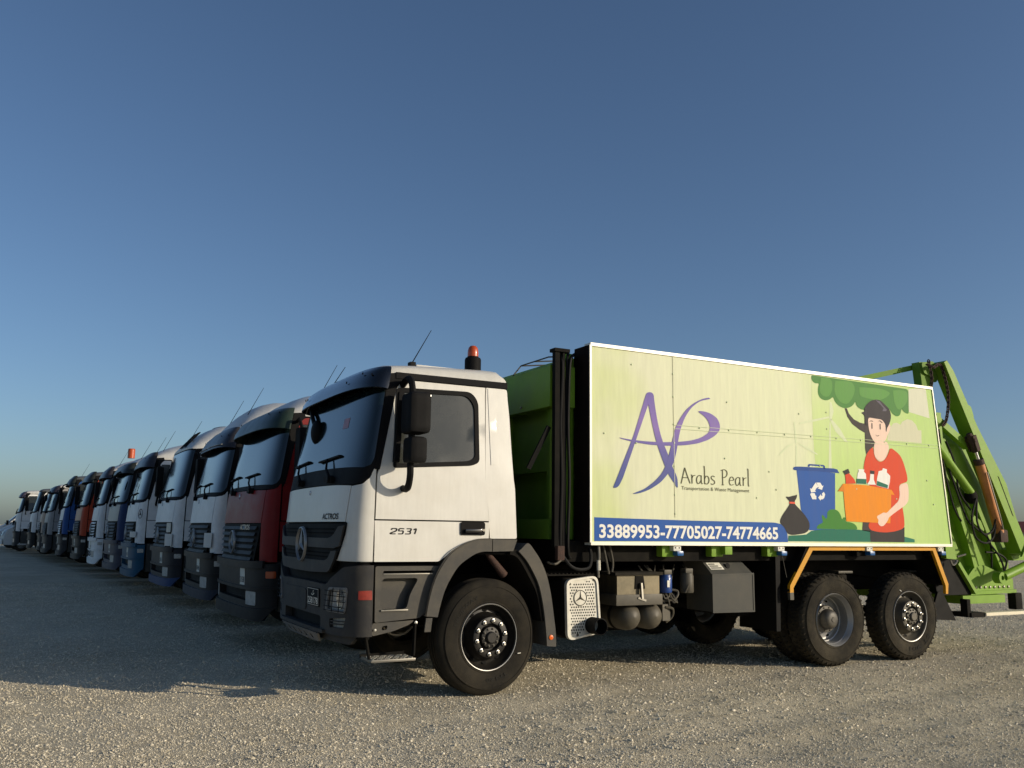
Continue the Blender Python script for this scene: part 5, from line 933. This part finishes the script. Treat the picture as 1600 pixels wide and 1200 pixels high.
ROW = [
 dict(k=1, y=3.40, x=.0, paint=('row_red', (124, 20, 24)), bumper=DKB, visor=('big', 'row_visor_green', (36, 54, 50)), amber=1, amber_text=1, roof=ROOF1, label='dark red truck with a green sun visor, beside the refuse truck', aerials=((.9, -.5),), plate='21538', cargo='box'),
 dict(k=2, y=6.65, x=-.02, paint=WHT, bumper=DKB, visor=('tall', 'row_visor_slate', (44, 46, 56)), lip=('row_lip_slate', (44, 50, 66)), roof=HIGH, roof_emblem=1, visor_text=1, label='white high-roof truck with a dark slate visor, next beyond the red truck', aerials=((.5, -.85), (1.9, -.9)), plate='18046', plates=((.10, .34, 1.18, 1.40, 'white_dirty'),), cargo='box'),
 dict(k=3, y=9.90, x=-.16, paint=WHT, bumper=('row_bumper_violet', (34, 36, 44)), lip=('row_lip_blue', (46, 68, 108)), roof=ROOF3, frames=1, hatch=1, label='white truck without visor, black lamp frames on its roof', aerials=((1.6, -.95),), plate='20815', roof_=1, plates=((.10, .40, 1.12, 1.34, 'white_dirty'), (.16, .34, 1.37, 1.54, 'galvanised')), cargo='tipper'),
 dict(k=4, y=13.05, x=-.47, paint=WHT, bumper=('row_teal', (22, 78, 106)), visor=('tall', 'row_visor_slate', (44, 46, 56)), disc=1, roof=MID, label='white truck with teal bumper and a round emblem on its cab corner', aerials=((.4, -.9), (2.0, -.9)), plates=((.10, .44, 1.22, 1.34, 'white_dirty'),), cargo='tipper'),
 dict(k=5, y=16.15, x=-.59, paint=('row_blue', (32, 56, 98)), front=('row_pale_front', (168, 166, 158)), bumper=('row_lilac', (66, 68, 82)), visor=('big', 'row_visor_dark', (30, 38, 40)), kerb=1, roof=MID, label='dark blue truck with a pale front flap and a round hanging mirror', cargo='tipper'),
 dict(k=6, y=19.35, x=-.85, paint=WHT, bumper=WHT, grille=WHT, slots=1, visor=('tall', 'row_visor_slate', (44, 46, 56)), beacon=1, roof=MID, label='all-white truck with white slotted bumper and an orange roof beacon', aerials=((.4, -.9),), cargo='tipper'),
 dict(k=7, y=22.75, x=-1.10, paint=('row_orange', (176, 66, 38)), front=('row_peach', (190, 140, 112)), bumper=DKB, visor=('tall', 'row_visor_dark', (30, 38, 40)), roof=LOW, roofpaint=('row_roof_grey', (84, 88, 90)), label='orange truck with a dark visor, between the all-white and blue trucks', cargo='tipper', aerials=()),
 dict(k=8, y=26.15, x=-1.49, paint=('row_bright_blue', (28, 78, 142)), front=WHT, grille=WHT, bumper=('row_bumper_mid', (44, 46, 51)), visor=('tall', 'row_visor_dark', (30, 38, 40)), kerb=1, roof=LOW, roofpaint=('row_roof_grey', (84, 88, 90)), label='bright blue truck with white front flap and grille, beyond the orange truck', cargo='tipper', aerials=((.4, -.9),)),
 dict(k=9, y=29.55, x=-1.91, paint=('row_grey', (150, 150, 150)), bumper=('row_bumper_mid', (44, 46, 51)), visor=('big', 'row_visor_violet', (46, 44, 56)), kerb=1, roof=LOW, label='light grey truck with a hanging mirror, just beyond the bright blue truck', cargo='tipper', aerials=()),
 dict(k=10, y=32.55, x=-2.08, paint=('row_sand', (186, 164, 146)), bumper=('row_bumper_mid', (44, 46, 51)), roof=LOW, label='sand-coloured truck mostly hidden behind the light grey truck', cargo='tipper', aerials=()),
 dict(k=11, y=35.55, x=-2.41, paint=WHT, bumper=DKB, roof=LOW, roofpaint=('row_roof_grey', (84, 88, 90)), label='small white truck with black grille and no visor, far down the row', cargo='tipper', aerials=()),
 dict(k=12, y=39.05, x=-3.02, paint=WHT, bumper=('row_bumper_mid', (44, 46, 51)), visor=('big', 'row_visor_lilac', (70, 66, 80)), roof=LOW, label='white truck with lilac-grey visor, last truck before the vans', cargo='tipper', aerials=()),
]
for s_ in ROW: row_truck(s_)
# ------------------------------------------------------------------ vans at the far end
def van(x, y, label, rack=False):
    E_ = empty('parked_van', (x, y, .005*(y-5)), label=label, cat='van', group='vans at the far end of the row')
    def vb():
        prof = [(-1.25, .32), (-1.30, .55), (-1.26, .85), (-1.15, 1.06), (-.85, 1.22), (-.72, 1.28), (-.05, 1.92), (.15, 1.99), (.6, 2.03), (3.3, 2.02), (3.5, 1.9), (3.55, .9), (3.5, .32)]
        rows = []
        for t in [-1, -.97, -.85, -.5, 0, .5, .85, .97, 1]:
            kf = (1-abs(t)**6*.6); row = []
            for a, b in prof:
                tum = .10*max(0, (b-1.0)/1.0)
                row.append(Vector((a+(.16*abs(t)**3 if a < 0 else 0), .87+t*(.87-tum), b-(.05*abs(t)**8 if b > 1.5 else 0))))
            rows.append(row)
        V, F = grid_mesh('v', rows, 40); n = len(prof); F += [tuple(range(n)), tuple(range((len(rows)-1)*n, len(rows)*n))]
        return make_mesh('van_body', V, F, 50, fix=True)
    b = put('van_body', cached('vanbody', vb), 'white_dirty', E_)
    ff = lambda a, bb, o: Vector((-.72+.67*bb-.0-.012+.16*abs((a-.87)/.87)**3, a, 1.28+.64*bb+.012))
    put('windscreen', cached('vanws', lambda: slab_mesh('windscreen', rnd([(.14, .03), (1.6, .03), (1.52, .95), (.22, .95)], .06), ff, .0, .15)), 'windscreen_glass', b)
    put('side_window', cached('vansw', lambda: slab_mesh('side_window', rnd([(-.45, 1.28), (.45, 1.28), (.45, 1.82), (.1, 1.82)], .04), lambda a, bb, o: Vector((a, -.006+.10*(bb-1), bb)), .004)), 'side_glass', b)
    put('grille', cached('vangr', lambda: slab_mesh('grille', rnd([(.45, .72), (1.29, .72), (1.29, .92), (.45, .92)], .03), lambda a, bb, o: Vector((-1.295+.16*abs((a-.87)/.87)**3-.01+(bb-.72)*.15, a, bb)), 0, .2)), 'number_black', b)
    put('bumper', cached('vanbm', lambda: slab_mesh('bumper', rnd([(.02, .33), (1.72, .33), (1.72, .60), (.02, .60)], .05), lambda a, bb, o: Vector((-1.345+.18*abs((a-.87)/.87)**3+o, a, bb)), .04, .2)), 'row_white', b)
    for y0 in (.12, 1.32): put('headlamp', cached(('vanhl', y0), lambda: slab_mesh('headlamp', rnd([(y0, .76), (y0+.3, .76), (y0+.3, .96), (y0, 1.0)], .04), lambda a, bb, o: Vector((-1.285+.16*abs((a-.87)/.87)**3+(bb-.76)*.3-.015, a, bb)), 0, .1)), 'lens', b)
    put('wiper', cached('vanwp', lambda: make_mesh('wiper', *join([bar_vf(ff(.3, .06, 0)+Vector((-.02, 0, .02)), ff(.9, .1, 0)+Vector((-.02, 0, .02)), .02, .02), bar_vf(ff(.95, .06, 0)+Vector((-.02, 0, .02)), ff(1.45, .1, 0)+Vector((-.02, 0, .02)), .02, .02)]), 0)), 'number_black', b)
    for yy in (-.14, 1.88): put('door_mirror', cached(('vanmr', yy), lambda: box_mesh('door_mirror', (-.62, -.5), (yy-.09, yy+.09), (1.25, 1.5), .03)), 'black_plastic', E_)
    for x_ in (-.35, 2.7):
        for f in (0, 1):
            w_ = wheel(E_, (x_, 1.70 if f else .04, .35), 'front', far=bool(f), detail=False); w_.scale = (.65, .75, .65)
    if rack: put('roof_box', box_mesh('roof_box', (.3, 1.3), (.3, 1.4), (2.05, 2.28), .03), 'grey_plastic', E_)
van(-3.72, 43.0, 'white van with a dark roof box, nearest of the vans at the far end', True)
van(-3.95, 46.0, 'plain white van just beyond the one with the roof box')
van(-4.3, 49.0, 'farthest white van, cut off by the left edge of the picture')

# ------------------------------------------------------------------ ground
def axis(lo, hi, st, far):
    a = []; v = lo
    while v < hi: a.append(v); v += st
    e = [hi]; s = st
    while e[-1] < far: s *= 1.35; e.append(e[-1]+s)
    b = [lo]; s = st
    while b[-1] > -far: s *= 1.35; b.append(b[-1]-s)
    return b[:0:-1]+a+e
GX, GY = axis(-9, 12, .09, 4000), axis(-4, 12, .09, 4000)
def gh(x, y):
    d = max(0, abs(x-1)-9)+max(0, abs(y-4)-9); f = 1/(1+d*.15)
    h = .012*noise.noise(Vector((x*.5, y*.5, 0)))+.012*noise.noise(Vector((x*1.7, y*1.7, 4)))+.007*noise.noise(Vector((x*5, y*5, 9)))+.004*noise.noise(Vector((x*13, y*13, 2)))
    q = math.exp(-((x-1.3)**2/3.2+(y+1.15)**2/.12))+.7*math.exp(-((x-.4)**2/1.2+(y+1.75)**2/.05))+.6*math.exp(-((x+.3)**2/2+(y+2.2)**2/.06))
    h += q*(.02+.035*abs(noise.noise(Vector((x*4, y*7, 1)))))
    for c0, am in ((-2.35, .010), (-.45, .010), (-3.6, .007), (-1.7, .007)):
        cc_ = c0+.12*(x-.5)+.35*math.sin(x*.22+c0)
        dd = (y-cc_)/.16; h -= am*math.exp(-dd*dd); h += am*.5*math.exp(-((abs(y-cc_)-.3)/.09)**2)
    wgt = 1
    for wx in (0, 4.5, 5.8): wgt *= 1-.85*math.exp(-((x-wx)**2+(y-.15)**2)/.25)
    return h*f*wgt-.006+.005*min(max(0, y-5), 60)
V = [(x, y, gh(x, y)) for y in GY for x in GX]; n = len(GX)
F = [(j*n+i, j*n+i+1, (j+1)*n+i+1, (j+1)*n+i) for j in range(len(GY)-1) for i in range(n-1)]
gm = bpy.data.materials.new('gravel_ground'); gm.use_nodes = True; t = gm.node_tree; N, Lk = t.nodes, t.links; p = N['Principled BSDF']
tc = N.new('ShaderNodeTexCoord'); sep = tc.outputs['Object']
def vor(sc): v = N.new('ShaderNodeTexVoronoi'); v.inputs['Scale'].default_value = sc; Lk.new(sep, v.inputs['Vector']); return v
def noi(sc, d=5): v = N.new('ShaderNodeTexNoise'); v.inputs['Scale'].default_value = sc; v.inputs['Detail'].default_value = d; v.inputs['Roughness'].default_value = .65; Lk.new(sep, v.inputs['Vector']); return v
v1, v2 = vor(75), vor(170); n1, n2 = noi(.35), noi(9, 8)
sx = N.new('ShaderNodeSeparateColor'); Lk.new(v1.outputs['Color'], sx.inputs[0])
cr = N.new('ShaderNodeValToRGB'); el = cr.color_ramp.elements
el[0].position = 0; el[0].color = (*lin((172, 162, 138)), 1); el[1].position = 1; el[1].color = (*lin((230, 222, 200)), 1)
e = el.new(.55); e.color = (*lin((204, 194, 168)), 1); e = el.new(.88); e.color = (*lin((212, 202, 177)), 1)
Lk.new(sx.outputs[0], cr.inputs[0])
c2 = N.new('ShaderNodeValToRGB'); c2.color_ramp.elements[0].color = (*lin((186, 174, 146)), 1); c2.color_ramp.elements[1].color = (*lin((212, 202, 177)), 1)
c2.color_ramp.elements[0].position = .38; c2.color_ramp.elements[1].position = .6; Lk.new(n1.outputs[0], c2.inputs[0])
mxa = N.new('ShaderNodeMix'); mxa.data_type = 'RGBA'; mxa.inputs[0].default_value = .5; Lk.new(c2.outputs[0], mxa.inputs[6]); Lk.new(cr.outputs[0], mxa.inputs[7])
mr = N.new('ShaderNodeMapRange'); mr.inputs[1].default_value = .3; mr.inputs[2].default_value = .7; mr.inputs[3].default_value = .82; mr.inputs[4].default_value = 1.12; Lk.new(n2.outputs[0], mr.inputs[0])
mxb = N.new('ShaderNodeMix'); mxb.data_type = 'RGBA'; mxb.blend_type = 'MULTIPLY'; mxb.inputs[0].default_value = 1; n4 = noi(1.3, 6); mr4 = N.new('ShaderNodeMapRange'); mr4.inputs[1].default_value = .35; mr4.inputs[2].default_value = .62; mr4.inputs[3].default_value = .88; mr4.inputs[4].default_value = 1.06; Lk.new(n4.outputs[0], mr4.inputs[0]); mx4 = N.new('ShaderNodeMix'); mx4.data_type = 'RGBA'; mx4.blend_type = 'MULTIPLY'; mx4.inputs[0].default_value = 1; Lk.new(mxa.outputs[2], mx4.inputs[6]); Lk.new(mr4.outputs[0], mx4.inputs[7]); Lk.new(mx4.outputs[2], mxb.inputs[6]); Lk.new(mr.outputs[0], mxb.inputs[7])
Lk.new(mxb.outputs[2], p.inputs['Base Color']); p.inputs['Roughness'].default_value = .95; p.inputs['Specular IOR Level'].default_value = .2
ad = N.new('ShaderNodeMath'); ad.operation = 'ADD'; Lk.new(v1.outputs['Distance'], ad.inputs[0]); Lk.new(n2.outputs[0], ad.inputs[1])
bu = N.new('ShaderNodeBump'); bu.invert = True; bu.inputs['Strength'].default_value = .55; bu.inputs['Distance'].default_value = .014; Lk.new(ad.outputs[0], bu.inputs['Height'])
b2 = N.new('ShaderNodeBump'); b2.invert = True; b2.inputs['Strength'].default_value = .7; b2.inputs['Distance'].default_value = .01; Lk.new(v2.outputs['Distance'], b2.inputs['Height']); Lk.new(bu.outputs[0], b2.inputs['Normal'])
Lk.new(b2.outputs[0], p.inputs['Normal']); M['gravel_ground'] = gm
put('ground', make_mesh('ground', V, F, 60), 'gravel_ground', kind='structure')
# loose stones: points carrying size and turn, instanced by geometry nodes
def rock(seed):
    bm = bmesh.new(); bmesh.ops.create_icosphere(bm, subdivisions=1, radius=1); rs = random.Random(seed)
    sc = (rs.uniform(.8, 1.2), rs.uniform(.6, 1), rs.uniform(.45, .75))
    for v in bm.verts:
        d = 1+rs.uniform(-.25, .2); v.co = Vector((v.co.x*sc[0]*d, v.co.y*sc[1]*d, v.co.z*sc[2]*d))
    me = bpy.data.meshes.new('stone'); bm.to_mesh(me); bm.free(); return me
def vf_rocks():
    rng = random.Random(11); pts = []
    while len(pts) < 360000:
        # seen wedge of ground, density falling with distance
        dist = 5.6+20*rng.random()**2.3; a = YAW+R(rng.uniform(-32, 32)); x = CAM.x+math.sin(a)*dist; y = CAM.y+math.cos(a)*dist
        cl = noise.noise(Vector((x*.9, y*.9, 7)))*.5+.5
        if rng.random() > .6+.4*cl: continue
        q = math.exp(-((x-1.3)**2/3.2+(y+1.15)**2/.16))+.7*math.exp(-((x-.4)**2/1.2+(y+1.75)**2/.08))+.6*math.exp(-((x+.3)**2/2+(y+2.2)**2/.08))
        s = .0031*(dist/6.8)**.7*math.exp(rng.gauss(0, .45))
        if rng.random() < .002+.06*q: s *= rng.uniform(1.6, 3.0)
        pts.append((x, y, gh(x, y)+s*.15, min(s, .016), rng.random()*6.28, rng.random()))
    return pts
pts = vf_rocks(); sme = bpy.data.meshes.new('loose_stones'); sme.from_pydata([q[:3] for q in pts], [], [])
for nm, k in (('size', 3), ('turn', 4), ('tint', 5)):
    at = sme.attributes.new(nm, 'FLOAT', 'POINT'); at.data.foreach_set('value', [q[k] for q in pts])
stones = bpy.data.objects.new('loose_stones', sme); col.objects.link(stones)
setprops(stones, 'loose pale gravel stones scattered over the yard', 'gravel', None, 'stuff')
smt = mat('stone', (178, 168, 146), .9, var=.25, scale=40); q = smt.node_tree
an = q.nodes.new('ShaderNodeAttribute'); an.attribute_type = 'INSTANCER'; an.attribute_name = 'tint'
cr2 = q.nodes.new('ShaderNodeValToRGB'); cr2.color_ramp.elements[0].color = (*lin((182, 172, 148)), 1); cr2.color_ramp.elements[1].color = (*lin((228, 219, 197)), 1)
q.links.new(an.outputs['Fac'], cr2.inputs[0]); mxn = [z for z in q.nodes if z.type == 'MIX'][0]; q.links.new(cr2.outputs[0], mxn.inputs[6])
gt = bpy.data.node_groups.new('stone_scatter', 'GeometryNodeTree'); gt.interface.new_socket('Geometry', in_out='INPUT', socket_type='NodeSocketGeometry'); gt.interface.new_socket('Geometry', in_out='OUTPUT', socket_type='NodeSocketGeometry')
gi, go = gt.nodes.new('NodeGroupInput'), gt.nodes.new('NodeGroupOutput'); io = gt.nodes.new('GeometryNodeInstanceOnPoints')
rocks = []
mtp = gt.nodes.new('GeometryNodeMeshToPoints'); gt.links.new(gi.outputs[0], mtp.inputs[0])
ico = gt.nodes.new('GeometryNodeMeshIcoSphere'); ico.inputs['Radius'].default_value = 1; ico.inputs['Subdivisions'].default_value = 1
sp_ = gt.nodes.new('GeometryNodeSetPosition'); rv_ = gt.nodes.new('FunctionNodeRandomValue'); rv_.data_type = 'FLOAT_VECTOR'
rv_.inputs[0].default_value = (-.32, -.32, -.32); rv_.inputs[1].default_value = (.32, .32, .22); gt.links.new(ico.outputs['Mesh'], sp_.inputs['Geometry']); gt.links.new(rv_.outputs[0], sp_.inputs['Offset'])
smn = gt.nodes.new('GeometryNodeSetMaterial'); smn.inputs['Material'].default_value = smt; gt.links.new(sp_.outputs[0], smn.inputs[0])
def attr(nm): a = gt.nodes.new('GeometryNodeInputNamedAttribute'); a.data_type = 'FLOAT'; a.inputs[0].default_value = nm; return a.outputs[0]
cx_ = gt.nodes.new('ShaderNodeCombineXYZ'); tn = attr('turn'); gt.links.new(tn, cx_.inputs[2]); gt.links.new(tn, cx_.inputs[0])
szv = gt.nodes.new('ShaderNodeVectorMath'); szv.operation = 'SCALE'; szv.inputs[0].default_value = (1.2, .95, .7); gt.links.new(attr('size'), szv.inputs['Scale'])
gt.links.new(mtp.outputs[0], io.inputs['Points']); gt.links.new(smn.outputs[0], io.inputs['Instance']); gt.links.new(cx_.outputs[0], io.inputs['Rotation']); gt.links.new(szv.outputs[0], io.inputs['Scale']); gt.links.new(io.outputs[0], go.inputs[0])
md = stones.modifiers.new('scatter', 'NODES'); md.node_group = gt
# ------------------------------------------------------------------ far buildings on the right horizon
def far_house(name, x, y, rz, w_, d_, h_, label, rm, wm):
    E_ = empty(name, (x, y, 0), rz, label=label, cat='building')
    put('wall', make_mesh('wall', *box_vf((-w_/2, w_/2), (-d_/2, d_/2), (-.2, h_)), 0), wm, E_)
    V = [(-w_/2-.4, -d_/2-.4, h_), (w_/2+.4, -d_/2-.4, h_), (w_/2+.4, d_/2+.4, h_), (-w_/2-.4, d_/2+.4, h_), (-w_/2+.5, 0, h_+d_*.22), (w_/2-.5, 0, h_+d_*.22)]
    put('roof', make_mesh('roof', V, [(0, 1, 5, 4), (2, 3, 4, 5), (1, 2, 5), (3, 0, 4), (3, 2, 1, 0)], 0), rm, E_)
    for i in range(4): put('window', make_mesh('window', *box_vf((-w_/2+w_*(i+.5)/4-.5, -w_/2+w_*(i+.5)/4+.5), (-d_/2-.03, -d_/2+.05), (1, 2)), 0), 'side_glass', E_)
mat('far_roof', (108, 52, 46), .8); mat('far_wall', (168, 156, 138), .9)
bd = Vector((math.sin(YAW+R(30.2)), math.cos(YAW+R(30.2)), 0))
bp0 = CAM+bd*190; far_house('far_building', bp0.x, bp0.y, -YAW-R(30), 22, 9, 2.4, 'low building with a dark red roof far behind the truck tail', 'far_roof', 'far_wall')
